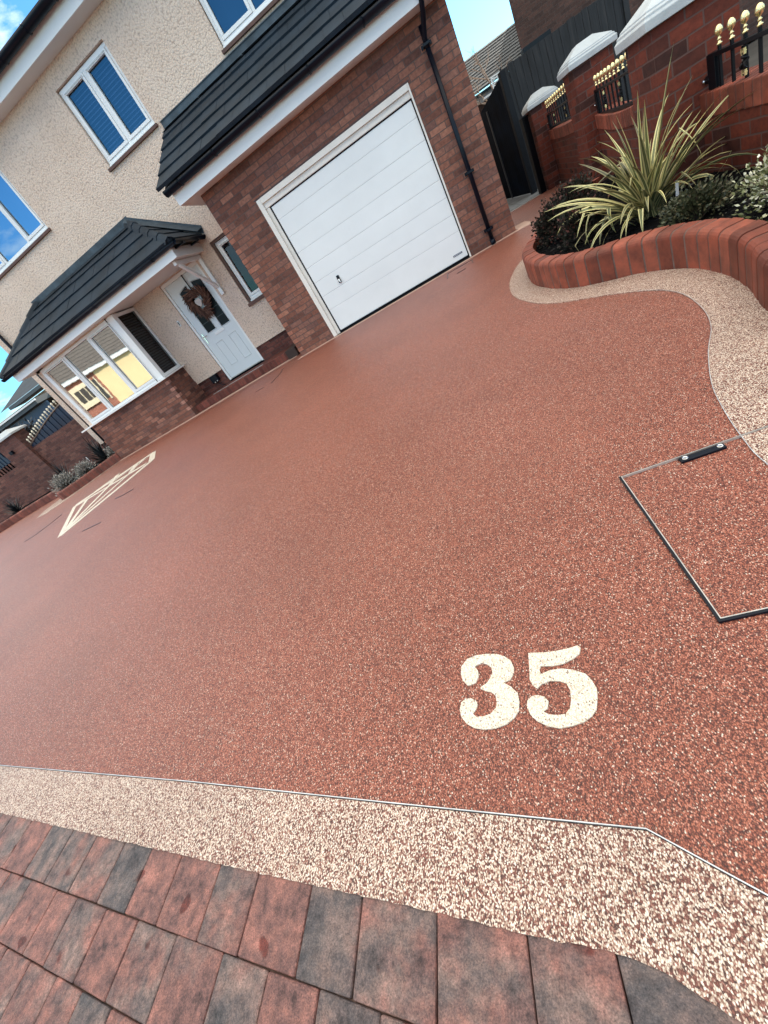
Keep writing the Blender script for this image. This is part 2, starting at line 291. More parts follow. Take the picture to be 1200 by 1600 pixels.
# ------------------------------------------------------------------ mesh builder
class MB:
    def __init__(s): s.v = []; s.f = []; s.r = []; s.uv = []
    def add(s, vs, fs, rnd=0.5, uvs=None):
        o = len(s.v); s.v += [tuple(p) for p in vs]
        for i, f in enumerate(fs):
            s.f.append(tuple(a+o for a in f)); s.r.append(rnd); s.uv.append(uvs[i] if uvs else None)
        return s
    def box(s, x0, x1, y0, y1, z0, z1, rnd=0.5, M=None):
        vs = [Vector((x, y, z)) for z in (z0, z1) for y in (y0, y1) for x in (x0, x1)]
        if M: vs = [M @ p for p in vs]
        return s.add(vs, [(0, 2, 3, 1), (4, 5, 7, 6), (0, 1, 5, 4), (2, 6, 7, 3), (0, 4, 6, 2), (1, 3, 7, 5)], rnd)
    def quad(s, a, b, c, d, rnd=0.5): return s.add([a, b, c, d], [(0, 1, 2, 3)], rnd)
    def prism(s, poly, z0, z1, rnd=0.5, M=None):
        A = sum(poly[i][0]*poly[(i+1) % len(poly)][1]-poly[(i+1) % len(poly)][0]*poly[i][1] for i in range(len(poly)))
        if A < 0: poly = poly[::-1]
        n = len(poly); vs = [Vector((p[0], p[1], z0)) for p in poly]+[Vector((p[0], p[1], z1)) for p in poly]
        if M: vs = [M @ p for p in vs]
        fs = [tuple(range(n-1, -1, -1)), tuple(range(n, 2*n))]+[(i, (i+1) % n, n+(i+1) % n, n+i) for i in range(n)]
        return s.add(vs, fs, rnd)
    def tube(s, pts, rad, n=8, rnd=0.5, cap=True):
        pts = [Vector(p) for p in pts]; rs = rad if isinstance(rad, (list, tuple)) else [rad]*len(pts)
        vs = []; prev = None
        for i, p in enumerate(pts):
            t = (pts[min(i+1, len(pts)-1)]-pts[max(i-1, 0)]).normalized()
            a = t.orthogonal().normalized() if prev is None else (prev-t*prev.dot(t)).normalized()
            prev = a; b = t.cross(a)
            for k in range(n):
                th = 2*math.pi*k/n; vs.append(p+(a*math.cos(th)+b*math.sin(th))*rs[i])
        fs = [(i*n+k, i*n+(k+1) % n, (i+1)*n+(k+1) % n, (i+1)*n+k) for i in range(len(pts)-1) for k in range(n)]
        if cap: fs += [tuple(range(n-1, -1, -1)), tuple(range((len(pts)-1)*n, len(pts)*n))]
        return s.add(vs, fs, rnd)
    def lathe(s, prof, c=(0, 0, 0), n=16, rnd=0.5, M=None):
        vs = []
        for r, z in prof:
            for k in range(n):
                th = 2*math.pi*k/n; p = Vector((c[0]+r*math.cos(th), c[1]+r*math.sin(th), c[2]+z)); vs.append(M @ p if M else p)
        L = len(prof)
        fs = [(i*n+k, i*n+(k+1) % n, (i+1)*n+(k+1) % n, (i+1)*n+k) for i in range(L-1) for k in range(n)]
        fs += [tuple(range(n-1, -1, -1)), tuple(range((L-1)*n, L*n))]
        return s.add(vs, fs, rnd)
    def build(s, name, mat, parent=None, loc=(0, 0, 0), rz=0, bevel=0, smooth=False, kind=None, seg=2):
        me = bpy.data.meshes.new(name); me.from_pydata(s.v, [], s.f); me.materials.append(mat)
        ul = me.uv_layers.new(name='UVMap').data
        at = me.attributes.new('rnd', 'FLOAT', 'FACE')
        for p, r, uv in zip(me.polygons, s.r, s.uv):
            at.data[p.index].value = r; p.use_smooth = smooth
            if uv:
                for li, q in zip(p.loop_indices, uv): ul[li].uv = q
            else:
                n = p.normal; ax = max(range(3), key=lambda i: abs(n[i]))
                for li in p.loop_indices:
                    c = me.vertices[me.loops[li].vertex_index].co
                    ul[li].uv = (c.y, c.z) if ax == 0 else ((c.x, c.z) if ax == 1 else (c.x, c.y))
        me.update()
        o = bpy.data.objects.new(name, me); COL.objects.link(o)
        if parent: o.parent = parent
        o.location = loc; o.rotation_euler = (0, 0, rz)
        if bevel:
            b = o.modifiers.new('bevel', 'BEVEL'); b.width = bevel; b.segments = seg; b.limit_method = 'ANGLE'; b.angle_limit = R(35)
        if kind: o['kind'] = kind
        return o
def thing(name, label, cat, loc=(0, 0, 0), rz=0, group=None):
    o = bpy.data.objects.new(name, None); COL.objects.link(o); o.location = loc; o.rotation_euler = (0, 0, rz)
    o.empty_display_size = 0.1; o['label'] = label; o['category'] = cat
    if group: o['group'] = group
    return o
def tag(o, label, cat, group=None):
    o['label'] = label; o['category'] = cat
    if group: o['group'] = group
    return o
def smooth_poly(pts, n=6, closed=False):
    P = [Vector((*p, 0)) if len(p) == 2 else Vector(p) for p in pts]; out = []
    N = len(P); rng = range(N if closed else N-1)
    for i in rng:
        p0 = P[(i-1) % N] if closed or i > 0 else P[i]; p1 = P[i]; p2 = P[(i+1) % N]; p3 = P[(i+2) % N] if closed or i+2 < N else P[(i+1) % N]
        for k in range(n):
            t = k/n; out.append(0.5*((2*p1)+(p2-p0)*t+(2*p0-5*p1+4*p2-p3)*t*t+(3*p1-p0-3*p2+p3)*t**3))
    if not closed: out.append(P[-1])
    return out

# ------------------------------------------------------------------ setting: ground, driveway, borders, paving
MB().box(-90, 90, -90, 90, -0.4, -0.05).build('ground', EARTH, kind='structure')
strip = [(-9.0, 1.70), (-5.0, 1.075), (-2.772, 0.729), (-1.311, 0.502), (-0.587, 0.381), (-0.281, 0.331), (-0.043, 0.292), (0.040, 0.234), (0.088, 0.201), (0.40, -0.02), (1.4, -0.7)]
plant_strip = [(0.929, 5.805), (0.654, 5.45), (0.449, 4.85), (0.383, 4.262), (0.447, 3.771), (0.567, 3.432), (0.776, 3.116), (0.934, 2.832), (0.995, 2.587), (0.966, 2.297), (0.896, 2.06), (0.788, 1.852), (0.686, 1.613), (0.634, 1.432), (0.596, 1.251), (0.579, 1.097), (0.60, 0.80), (0.72, 0.4), (1.0, -0.1), (1.4, -0.7)]
ps = [(p.x, p.y) for p in smooth_poly(plant_strip, 5)]
drive = strip + [(3.6, -0.7), (3.6, 10.6), (-30, 10.6), (-30, 5.2)]
MB().prism(drive, -0.045, 0.0).build('driveway', RED, kind='structure')

sm_ = MB(); rg = random.Random(2)
for i in range(5):
    for j in range(10):
        x0 = 1.04+i*0.6; y0 = 10.66+j*0.6; z = .002+rg.uniform(0, .002); sm_.box(x0+.004, x0+.596, y0+.004, y0+.596, -.04, z)
sm_.build('slab_paving', SLAB, kind='structure')
MB().box(1.04, 3.6, 10.605, 10.655, -.03, .006).build('path_edging', ALU, kind='structure')

# cream resin border round the planter and along the front edge
outer_p = [(0.95, 5.86), (0.62, 4.661), (0.571, 4.25), (0.631, 3.863), (0.737, 3.56), (0.889, 3.342), (1.029, 3.178), (1.142, 2.93), (1.19, 2.685), (1.173, 2.37), (1.07, 1.959), (1.09, 1.7), (1.3, 1.42), (1.9, 1.32)]
op = [(p.x, p.y) for p in smooth_poly(outer_p, 5)]
MB().prism(ps+[(2.2, -0.7), (2.2, 1.32)]+op[::-1], -0.02, 0.004).build('planter_border_strip', CREAM, kind='structure')
ptop = [(-9.0, 1.49), (-2.441, 0.506), (-1.723, 0.389), (-1.268, 0.316), (-0.937, 0.262), (-0.634, 0.215), (-0.456, 0.187), (-0.287, 0.158), (-0.144, 0.137), (-0.084, 0.119), (-0.045, 0.096), (-0.010, 0.075), (0.06, 0.02), (0.30, -0.30), (0.60, -0.7)]
rg = random.Random(3); pj = []
for i in range(len(ptop)-1):
    a, b = Vector(ptop[i]), Vector(ptop[i+1]); n = max(2, int((b-a).length/0.012)) if i > 0 else 2
    for k in range(n):
        q = a.lerp(b, k/n); pj.append((q.x, q.y+(rg.uniform(-0.0016, 0.0016) if i > 0 else 0)))
MB().prism([(x, y-0.003) for x, y in strip]+pj[::-1], -0.03, 0.0030).build('front_border_strip', CREAM, kind='structure')
# metal edging line
em = MB()
for i in range(len(strip)-1):
    a, b = Vector((*strip[i], 0)), Vector((*strip[i+1], 0)); d = (b-a).normalized(); n = Vector((-d.y, d.x, 0))*0.0009
    em.add([a+n+Vector((0, 0, z)) for z in (-.02, .0062)]+[b+n+Vector((0, 0, z)) for z in (-.02, .0062)]+[a-n+Vector((0, 0, z)) for z in (-.02, .0062)]+[b-n+Vector((0, 0, z)) for z in (-.02, .0062)],
           [(0, 1, 3, 2), (4, 6, 7, 5), (1, 5, 7, 3), (0, 4, 5, 1), (2, 3, 7, 6)])
em.build('edging_trim', EDGE, kind='structure')
e2 = MB(); psz = [p for p in ps if p[1] < 2.9 and p[1] > 0.3]
for i in range(len(psz)-1):
    a, b = Vector((*psz[i], 0)), Vector((*psz[i+1], 0)); d = (b-a).normalized(); n = Vector((-d.y, d.x, 0))*0.001
    e2.add([a-n+Vector((0, 0, .0055)), b-n+Vector((0, 0, .0055)), b+n+Vector((0, 0, .0055)), a+n+Vector((0, 0, .0055))], [(0, 1, 2, 3)])
e2.build('edging_trim', EDGE, kind='structure')

# block paving: one mesh of tumbled blocks
pv = MB(); rg = random.Random(11)
def rowtop(x): return 0.506-0.1607*(x+2.441)
for r in range(0, 8):
    x = -4.2+rg.uniform(0, 0.1)+(0.0 if r else -0.02)
    jl = {0: [-2.32, -2.147, -1.981, -1.83, -1.676, -1.512, -1.371, -1.23, -1.067, -0.929, -0.762, -0.624, -0.453, -0.285, -0.147, 0.02, 0.18], 1: [-2.22, -2.07, -1.909, -1.735, -1.611, -1.453, -1.306, -1.142, -0.976, -0.837, -0.702, -0.564, -0.42, -0.27, -0.12]}.get(r, [])
    rl = {0: [.45, .7, .3, .35, .55, .25, .8, .85, .5, .95, .22, .4, .55, .45, .12, .7, .8], 1: [.8, .4, .75, .7, .5, .9, .3, .6, .2, .75, .45, .4, .5, .3, .3]}.get(r, [])
    while x < 1.2:
        w = rg.choice([0.128, 0.142, 0.15, 0.158, 0.17]); y0 = -0.142*r-0.003; rv = rg.random()
        nxt = [q for q in jl if q > x+.001]
        if jl and nxt and (x >= jl[0]-.001 or x+w > jl[0]-.06): w = nxt[0]-x
        if jl and any(abs(q-x) < .002 for q in jl): rv = rl[[abs(q-x) < .002 for q in jl].index(True)]
        g = 0.0012; j = lambda: rg.uniform(-0.0012, 0.0012); zt = 0.0+rg.uniform(-0.0015, 0.001)
        tp_ = .012 if r == 0 else 0
        cs = [(x+g+j(), rowtop(x)+y0-g+j()+tp_), (x+w-g+j(), rowtop(x+w)+y0-g+j()+tp_), (x+w-g+j()-0.004, rowtop(x+w)+y0-0.142+g+j()), (x+g+j()-0.004, rowtop(x)+y0-0.142+g+j())]
        pv.prism(cs, -0.045, zt, rnd=rv); x += w
pv.build('block_paving', PAVER, kind='structure', bevel=0.0045, seg=2)
MB().prism([(-4.5, 0.8), (-4.5, -1.6), (1.4, -1.6), (1.4, -0.3)], -0.048, -0.012).build('joint_sand', MORT, kind='structure')

# pale edging strips along the base of the house
MB().prism([(-3.08, 7.85), (-3.13, 7.76), (1.03, 7.76), (1.26, 7.64), (1.27, 7.72), (1.25, 8.30), (1.06, 8.36), (1.06, 7.85)], 0, 0.005).build('wall_foot_edging', PALEST, kind='structure')
MB().prism([(-8.6, 8.27), (-8.6, 8.18), (-6.05, 8.17), (-3.3, 8.26), (-3.3, 8.42), (-6.05, 8.31)], 0, 0.006).build('wall_foot_edging', PALEST, kind='structure')

# inlaid number 35
num = thing('house_number', 'large cream 35 inlaid in the red driveway near the front edge', 'number', (-0.2, 0.6, 0))
D3 = [(-0.352, 0.631), (-0.365, 0.648), (-0.369, 0.668), (-0.364, 0.692), (-0.348, 0.711), (-0.323, 0.717), (-0.291, 0.714), (-0.26, 0.705), (-0.239, 0.693), (-0.226, 0.676), (-0.222, 0.656), (-0.226, 0.638), (-0.237, 0.624), (-0.253, 0.618), (-0.236, 0.604), (-0.225, 0.583), (-0.223, 0.562), (-0.229, 0.539), (-0.242, 0.524), (-0.263, 0.513), (-0.291, 0.509), (-0.319, 0.511), (-0.343, 0.519), (-0.363, 0.532), (-0.374, 0.55), (-0.378, 0.57), (-0.374, 0.588), (-0.362, 0.597), (-0.346, 0.596), (-0.334, 0.587), (-0.33, 0.574), (-0.334, 0.562), (-0.344, 0.553), (-0.334, 0.545), (-0.315, 0.541), (-0.298, 0.545), (-0.284, 0.557), (-0.279, 0.57), (-0.28, 0.588), (-0.289, 0.6), (-0.304, 0.605), (-0.316, 0.614), (-0.315, 0.62), (-0.301, 0.625), (-0.289, 0.636), (-0.28, 0.653), (-0.28, 0.669), (-0.29, 0.681), (-0.305, 0.688), (-0.321, 0.686), (-0.328, 0.682), (-0.319, 0.669), (-0.319, 0.65), (-0.328, 0.636), (-0.34, 0.63)]
D5 = [(-0.176, 0.687), (-0.135, 0.679), (-0.107, 0.674), (-0.079, 0.674), (-0.053, 0.677), (-0.048, 0.668), (-0.055, 0.654), (-0.072, 0.644), (-0.101, 0.636), (-0.128, 0.636), (-0.153, 0.643), (-0.159, 0.634), (-0.158, 0.62), (-0.135, 0.626), (-0.107, 0.625), (-0.079, 0.615), (-0.058, 0.598), (-0.048, 0.579), (-0.045, 0.558), (-0.05, 0.536), (-0.059, 0.512), (-0.072, 0.5), (-0.093, 0.49), (-0.119, 0.485), (-0.146, 0.485), (-0.169, 0.494), (-0.191, 0.509), (-0.203, 0.525), (-0.208, 0.543), (-0.204, 0.56), (-0.192, 0.569), (-0.177, 0.569), (-0.163, 0.562), (-0.157, 0.549), (-0.161, 0.534), (-0.172, 0.527), (-0.161, 0.519), (-0.143, 0.514), (-0.126, 0.515), (-0.113, 0.526), (-0.106, 0.543), (-0.102, 0.566), (-0.106, 0.585), (-0.119, 0.595), (-0.141, 0.599), (-0.161, 0.595), (-0.175, 0.587), (-0.184, 0.598), (-0.187, 0.613), (-0.182, 0.648)]
rg = random.Random(5)
for D in (D3, D5):
    q = [(x+0.2+rg.uniform(-.0012, .0012), y-0.6+rg.uniform(-.0012, .0012)) for x, y in D]
    MB().prism(q, -0.02, 0.004).build('digit', IVORY, num)
# inlaid lattice
def seg2(mb, a, b, w, z0=-0.02, z1=0.004):
    a = Vector(a); b = Vector(b); d = (b-a).normalized(); n = Vector((-d.y, d.x))*w/2
    mb.prism([tuple(a+n), tuple(b+n), tuple(b-n), tuple(a-n)], z0, z1)
lat = MB(); zz = [0.0040]
def ls(a, b, w):
    zz[0] += 0.0006; seg2(lat, (a[0]+6.5, a[1]-5.6), (b[0]+6.5, b[1]-5.6), w, -0.02, zz[0])
for a, b, w in [((-6.476, 4.331), (-7.852, 5.914), 0.09), ((-7.852, 5.914), (-6.331, 6.775), 0.17), ((-6.331, 6.775), (-5.832, 6.076), 0.13), ((-5.832, 6.076), (-6.476, 4.331), 0.13), ((-6.52, 4.48), (-7.44, 5.883), 0.085),
                ((-7.736, 5.835), (-5.988, 6.082), 0.10), ((-6.52, 4.50), (-6.885, 5.982), 0.085), ((-6.50, 4.50), (-6.388, 6.086), 0.08), ((-6.888, 5.995), (-7.221, 6.59), 0.11),
                ((-6.413, 6.115), (-6.668, 6.622), 0.12), ((-7.514, 6.144), (-7.211, 6.451), 0.06), ((-6.941, 6.14), (-6.685, 6.477), 0.06), ((-6.463, 6.301), (-6.414, 6.661), 0.06)]: ls(a, b, w)
tag(lat.build('lattice_inlay', IVORY, loc=(-6.5, 5.6, 0)), 'pale straight-lined lattice pattern inlaid in the red driveway before the bay window', 'inlay')

def dark_lines(segs, name, label, cat, w=0.012):
    mb = MB(); z = 0.003
    for a, b in segs:
        z += 0.0006; seg2(mb, a, b, w, -0.02, z)
    return tag(mb.build(name, BLACK), label, cat, 'recessed covers in the driveway')
dark_lines([((-0.135, 7.125), (-0.116, 7.56)), ((-0.116, 7.56), (0.284, 7.56)), ((0.284, 7.56), (0.274, 7.2)), ((0.011, 7.09), (0.15, 7.09))], 'drain_cover', 'recessed cover outline filled with red resin beside the garage door foot', 'drain cover')
dark_lines([((-5.62, 4.775), (-5.414, 4.735)), ((-5.414, 4.735), (-5.2, 4.76))], 'drain_cover', 'short dark slot of a recessed cover in the driveway just right of the lattice inlay', 'drain cover', .02)
dark_lines([((-5.573, 3.98), (-5.15, 3.94))], 'drain_cover', 'single short dark slot in the driveway nearer the viewer than the lattice inlay tip', 'drain cover', .02)
dark_lines([((-8.65, 5.26), (-8.38, 5.31)), ((-8.38, 5.31), (-8.2, 5.6)), ((-8.2, 5.6), (-8.15, 5.8))], 'drain_cover', 'bent dark line of a recessed cover in the driveway left of the lattice inlay', 'drain cover', .02)
dark_lines([((-3.80, 6.94), (-3.6, 6.925)), ((-3.44, 6.92), (-3.40, 7.4)), ((-3.40, 7.4), (-3.47, 7.75))], 'drain_cover', 'recessed cover outline in the red driveway before the front step', 'drain cover')

# manhole cover
mh = thing('manhole_cover', 'square recessed manhole cover filled with red resin, cut by the cream border', 'manhole cover', (0.545, 0.96, 0))
fm = MB(); x0, x1, y0, y1 = -0.30, 0.31, -0.305, 0.302; g = 0.006
fm.box(x0, x1, y0, y0+g, -.03, .0072); fm.box(x0, x1, y1-g*0.6, y1, -.03, .0072); fm.box(x0, x0+g, y0+g, y1-g*.6, -.03, .0072); fm.box(x1-g, x1, y0+g, y1-g*.6, -.03, .0072)
fm.build('frame', BLACK, mh)
tm = MB(); t = .0022
tm.box(x0+g, x1-g, y0+g, y0+g+t, -.03, .009); tm.box(x0+g, x1-g, y1-g*.6-t, y1-g*.6, -.03, .009); tm.box(x0+g, x0+g+t, y0+g+t, y1-g*.6-t, -.03, .009); tm.box(x1-g-t, x1-g, y0+g+t, y1-g*.6-t, -.03, .009)
tm.build('edge_trim', ALU, mh)
kp = MB().box(-0.125, 0.0, 0.268, 0.291, -.02, .0085).build('key_plate', BLACK, mh, bevel=.001)
for bx in (-0.110, -0.013):
    MB().lathe([(.0085, 0), (.0085, .003), (.0070, .004), (.0050, .0035), (.0035, .0026)], (0, 0, 0), 20).build('bolt', CHROME, kp, loc=(bx, 0.279, .0085))

# ------------------------------------------------------------------ the house
G = 7.87; Mn = 9.10; BY = 8.30
house = thing('house', 'pale rendered two-storey house with brick garage, porch roof and bay window', 'house', (-3, Mn, 0))
H0 = Vector((-3, Mn, 0))
def hb(mb, name, mat, parent=None, **k):
    p = parent or house
    o = mb.build(name, mat, p, **k)
    if p is house: o.location = -H0
    return o
def holes_wall(mb, x0, x1, z0, z1, holes, y, depth=0.10):
    xs = sorted({x0, x1, *[h[0] for h in holes], *[h[1] for h in holes]}); zs = sorted({z0, z1, *[h[2] for h in holes], *[h[3] for h in holes]})
    for i in range(len(xs)-1):
        for j in range(len(zs)-1):
            cx = (xs[i]+xs[i+1])/2; cz = (zs[j]+zs[j+1])/2
            if any(h[0] < cx < h[1] and h[2] < cz < h[3] for h in holes): continue
            mb.quad((xs[i], y, zs[j]), (xs[i+1], y, zs[j]), (xs[i+1], y, zs[j+1]), (xs[i], y, zs[j+1]))
    for a, b, c, d in holes:
        mb.quad((a, y, c), (a, y, d), (a, y+depth, d), (a, y+depth, c)); mb.quad((b, y, d), (b, y, c), (b, y+depth, c), (b, y+depth, d))
        if d < z1-1e-4: mb.quad((a, y, d), (b, y, d), (b, y+depth, d), (a, y+depth, d))
        if c > z0+1e-4: mb.quad((a, y, c), (a, y+depth, c), (b, y+depth, c), (b, y, c))
W1 = (-4.70, -3.52, 4.10, 5.21); W0 = (-8.60, -6.53, 4.10, 5.21); W2 = (-1.93, 0.30, 4.16, 5.21); WD = (-5.36, -4.35, 0.15, 2.34); WS = (-3.90, -3.20, 1.22, 2.40)
wall = MB(); holes_wall(wall, -9.62, 1.034, 0.47, 5.6, [W1, W0, W2, (WD[0], WD[1], 0.47, WD[3]), WS, (-8.45, -6.15, 0.9, 2.35)], Mn, 0.11)
wall.quad((-9.62, Mn, .47), (-9.62, Mn, 5.6), (-9.62, 17, 5.6), (-9.62, 17, .47)); wall.quad((1.034, Mn, 0), (1.034, 17, 0), (1.034, 17, 5.6), (1.034, Mn, 5.6)); wall.quad((-9.62, 17, 0), (-9.62, 17, 5.6), (1.034, 17, 5.6), (1.034, 17, 0))
# gables
for gx in (-9.62, 1.034): wall.add([(gx, Mn, 5.6), (gx, 17, 5.6), (gx, 13.05, 7.65)], [(0, 1, 2)])
hb(wall, 'wall', RENDER)
pl = MB(); holes_wall(pl, -9.60, -3.05, 0, 0.473, [(WD[0], WD[1], -0.01, 0.473)], Mn+0.02, 0.11)
pl.quad((-9.6, Mn, 0), (-9.6, Mn, .48), (-9.6, 17, .48), (-9.6, 17, 0))
hb(pl, 'plinth', PLINTH)
# lower bead of the render
hb(MB().box(-6.1, WD[0]-.003, Mn-.012, Mn+.03, .462, .478), 'render_bead', RENDER); hb(MB().box(WD[1]+.003, -3.06, Mn-.012, Mn+.03, .462, .478), 'render_bead', RENDER)
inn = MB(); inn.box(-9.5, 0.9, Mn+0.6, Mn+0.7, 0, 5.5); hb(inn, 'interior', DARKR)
hb(MB().quad((WS[0]-.1, Mn+.16, 1.1), (WS[1]+.1, Mn+.16, 1.1), (WS[1]+.1, Mn+.16, 2.5), (WS[0]-.1, Mn+.16, 2.5)), 'dark_backing', DARKR)  # dark sheet painted as the shade of the room behind the side window

# main roof
rf = MB()
def slope_tiles(mb, x0, x1, ye, ze, yr, zr, courses, tw=0.33, th=0.028, cut0=None, cut1=None):
    """tile courses up a slope from the eave (ye, ze) to (yr, zr); cut0 / cut1: hip insets per unit of slope"""
    L = math.hypot(yr-ye, zr-ze); u = Vector((0, (yr-ye)/L, (zr-ze)/L)); n = Vector((0, -u.z, u.y)) if yr > ye else Vector((0, u.z*-1, u.y*1))
    if n.z < 0: n = -n
    st = L/courses; rg = random.Random(courses)
    for c in range(courses):
        a0 = c*st; a1 = (c+1)*st+0.03 if c < courses-1 else (c+1)*st
        lx0 = x0+(cut0*a0/L if cut0 else 0); lx1 = x1-(cut1*a0/L if cut1 else 0)
        ux0 = x0+(cut0*a1/L if cut0 else 0); ux1 = x1-(cut1*a1/L if cut1 else 0)
        xs = []; x = x0+(tw/2 if c % 2 else 0)
        while x < x1:
            xs.append(x); x += tw
        xs = [x0]+[x for x in xs if x > x0+0.02]+[x1]
        for i in range(len(xs)-1):
            def cl(x, lo, hi): return min(max(x, lo), hi)
            bl, br = cl(xs[i]+.0015, lx0, lx1), cl(xs[i+1]-.0015, lx0, lx1); tl, tr = cl(xs[i]+.0015, ux0, ux1), cl(xs[i+1]-.0015, ux0, ux1)
            if br-bl < .004 and tr-tl < .004: continue
            j = rg.uniform(0, .006)
            O = Vector((0, ye, ze)); pb = O+u*a0; pt = O+u*a1
            P = [Vector((bl, pb.y, pb.z))+n*0.002, Vector((br, pb.y, pb.z))+n*0.002, Vector((tr, pt.y, pt.z))+n*-0.02, Vector((tl, pt.y, pt.z))+n*-0.02]
            Q = [P[0]+n*(th+j), P[1]+n*(th+j), P[2]+n*(th*0.9+j), P[3]+n*(th*0.9+j)]
            mb.add(P+Q, [(0, 3, 2, 1), (4, 5, 6, 7), (0, 1, 5, 4), (1, 2, 6, 5), (2, 3, 7, 6), (3, 0, 4, 7)], rg.random())
slope_tiles(rf, -9.8, 1.2, 8.68, 5.66, 13.05, 7.80, 12)
slope_tiles(rf, -9.8, 1.2, 17.45, 5.66, 13.05, 7.80, 12)
hb(rf, 'roof', TILE)
hb(MB().box(-9.8, 1.2, 8.80, 8.83, 5.447, 5.70), 'fascia', WHITE, bevel=.003)
hb(MB().box(-9.8, 1.2, 8.83, 9.098, 5.452, 5.47), 'soffit', SOFF)
def gutter_mb(x0, x1, y, z, r=0.055, brk=()):
    mb = MB(); n = 10
    prof = [(y+r*math.cos(math.pi*k/n), z-r*math.sin(math.pi*k/n)) for k in range(n+1)]
    vs = []; 
    for x in (x0, x1): vs += [Vector((x, a, b)) for a, b in prof]
    for x in (x0, x1): vs += [Vector((x, y+(a-y)*.92, z+(b-z)*.92)) for a, b in prof]
    m_ = n+1; fs = []
    for k in range(n): fs.append((k, k+1, m_+k+1, m_+k)); fs.append((2*m_+k+1, 2*m_+k, 3*m_+k, 3*m_+k+1))
    fs += [(0, m_, 3*m_, 2*m_), (n, 2*m_+n, 3*m_+n, m_+n), tuple(range(0, n+1)), tuple(range(2*m_-1, m_-1, -1))]
    mb.add(vs, fs)
    return mb
gt = hb(gutter_mb(-9.8, 1.2, 8.705, 5.69, .088), 'gutter', BLACK, smooth=True)
def bracket_set(parent, xs, y, z, r=.062, yw=None):
    for x in xs:
        mb = MB(); n = 8
        pr = [(y+(r+.004)*math.cos(math.pi*k/n), z-(r+.004)*math.sin(math.pi*k/n)) for k in range(n+1)]; pr2 = [(y+(r-.004)*math.cos(math.pi*k/n), z-(r-.004)*math.sin(math.pi*k/n)) for k in range(n+1)]
        for k in range(n):
            a, b, c, d = pr[k], pr[k+1], pr2[k+1], pr2[k]
            vs = [(x+s, *q) for s in (-.012, .012) for q in (a, b, c, d)]
            mb.add(vs, [(0, 1, 2, 3), (7, 6, 5, 4), (0, 4, 5, 1), (1, 5, 6, 2), (2, 6, 7, 3), (3, 7, 4, 0)])
        if yw: mb.box(x-.02, x+.02, y+r-.004, yw, z-.045, z-.01)
        mb.build('gutter_bracket', BLACK, parent)
bracket_set(gt, [-7.4, -6.6, -5.75, -4.9, -4.28, -3.63, -2.9, -2.1], 8.705, 5.69, .092, 8.80)

# windows (frame, panes, blind, sill)
def window(x0, x1, z0, z1, y, divs, gl, blind=None, sill=None, vents=True, fr=0.045, sash=(), dp=0.07):
    """divs: x positions of mullions; sash: indices of lights that have an opening sash"""
    f = MB(); f.box(x0, x1, y, y+dp, z0, z0+fr); f.box(x0, x1, y, y+dp, z1-fr, z1); f.box(x0, x0+fr, y+.001, y+dp-.001, z0+fr, z1-fr); f.box(x1-fr, x1, y+.001, y+dp-.001, z0+fr, z1-fr)
    for d in divs: f.box(d-fr*.55, d+fr*.55, y+.001, y+dp-.001, z0+fr, z1-fr)
    w = hb(f, 'window', WHITE, bevel=.004)
    ed = [x0+fr]+[v for d in divs for v in (d-fr*.55, d+fr*.55)]+[x1-fr]
    for i in range(0, len(ed), 2):
        a, b = ed[i], ed[i+1]; lo, hi = z0+fr, z1-fr
        if i//2 in sash:
            s = .048; q = MB(); q.box(a+.002, b-.002, y-.014, y+.05, lo+.002, lo+s); q.box(a+.002, b-.002, y-.014, y+.05, hi-s, hi-.002); q.box(a+.002, a+s, y-.013, y+.049, lo+s, hi-s); q.box(b-s, b-.002, y-.013, y+.049, lo+s, hi-s)
            q.build('sash', WHITE, w, bevel=.005)
            if vents: MB().box(a+.03, b-.03, y-.020, y-.0145, hi-s*.75, hi-s*.45).build('trickle_vent', ALU, w)
            a += s; b -= s; lo += s; hi -= s
        g = .012
        bd = MB(); bd.box(a-.001, b+.001, y+.030, y+.036, lo-.001, lo+.006); bd.box(a-.001, b+.001, y+.030, y+.036, hi-.006, hi+.001); bd.box(a-.001, a+.006, y+.030, y+.036, lo, hi); bd.box(b-.006, b+.001, y+.030, y+.036, lo, hi)
        bd.build('gasket', RUBBER, w)
        MB().quad((a-.005, y+.034, lo-.005), (b+.005, y+.034, lo-.005), (b+.005, y+.034, hi+.005), (a-.005, y+.034, hi+.005)).build('pane', gl, w)
        if blind is not None:
            sl = MB(); z = lo+.01; 
            while z < hi-.02:
                sl.add([(a-.02, y+.11, z), (b+.02, y+.11, z), (b+.02, y+.138, z+.026), (a-.02, y+.138, z+.026)], [(0, 1, 2, 3)]); z += .052
            sl.build('blind', blind, w)
    if sill:
        MB().box(x0-.004, x1+.004, y-.035, y+dp, z0-.035, z0-.002).build('cill', WHITE, w, bevel=.005)
    return w
BL1 = plain('pale_blind', (0.55, 0.58, 0.62), 0.6, 0.05)
for (x0, x1, z0, z1), dv, sh, bl, gq in ((W1, [-4.11], (0, 1), BL1, GLASSU), (W0, [-7.91, -7.14], (0, 2), None, GLASS), (W2, [-1.27, -0.4], (0,), None, GLASSU)):
    w = window(x0+.012, x1-.012, z0+.04, z1-.012, Mn+.05, dv, gq, bl, sill=True, sash=sh)
    b = MB().box(x0-.03, x1+.03, Mn-.045, Mn+.10, z0-.045, z0-.002).build('sill', SILL, w, bevel=.003)
    MB().quad((x0, Mn+.3, z0), (x1, Mn+.3, z0), (x1, Mn+.3, z1), (x0, Mn+.3, z1)).build('dark_backing', BLIND, w)  # plain dark sheet set behind the glass
w = window(WS[0]+.06, WS[1], WS[2]+.04, WS[3]-.05, Mn+.06, [], GLASSD, None, sill=True, sash=(0,))
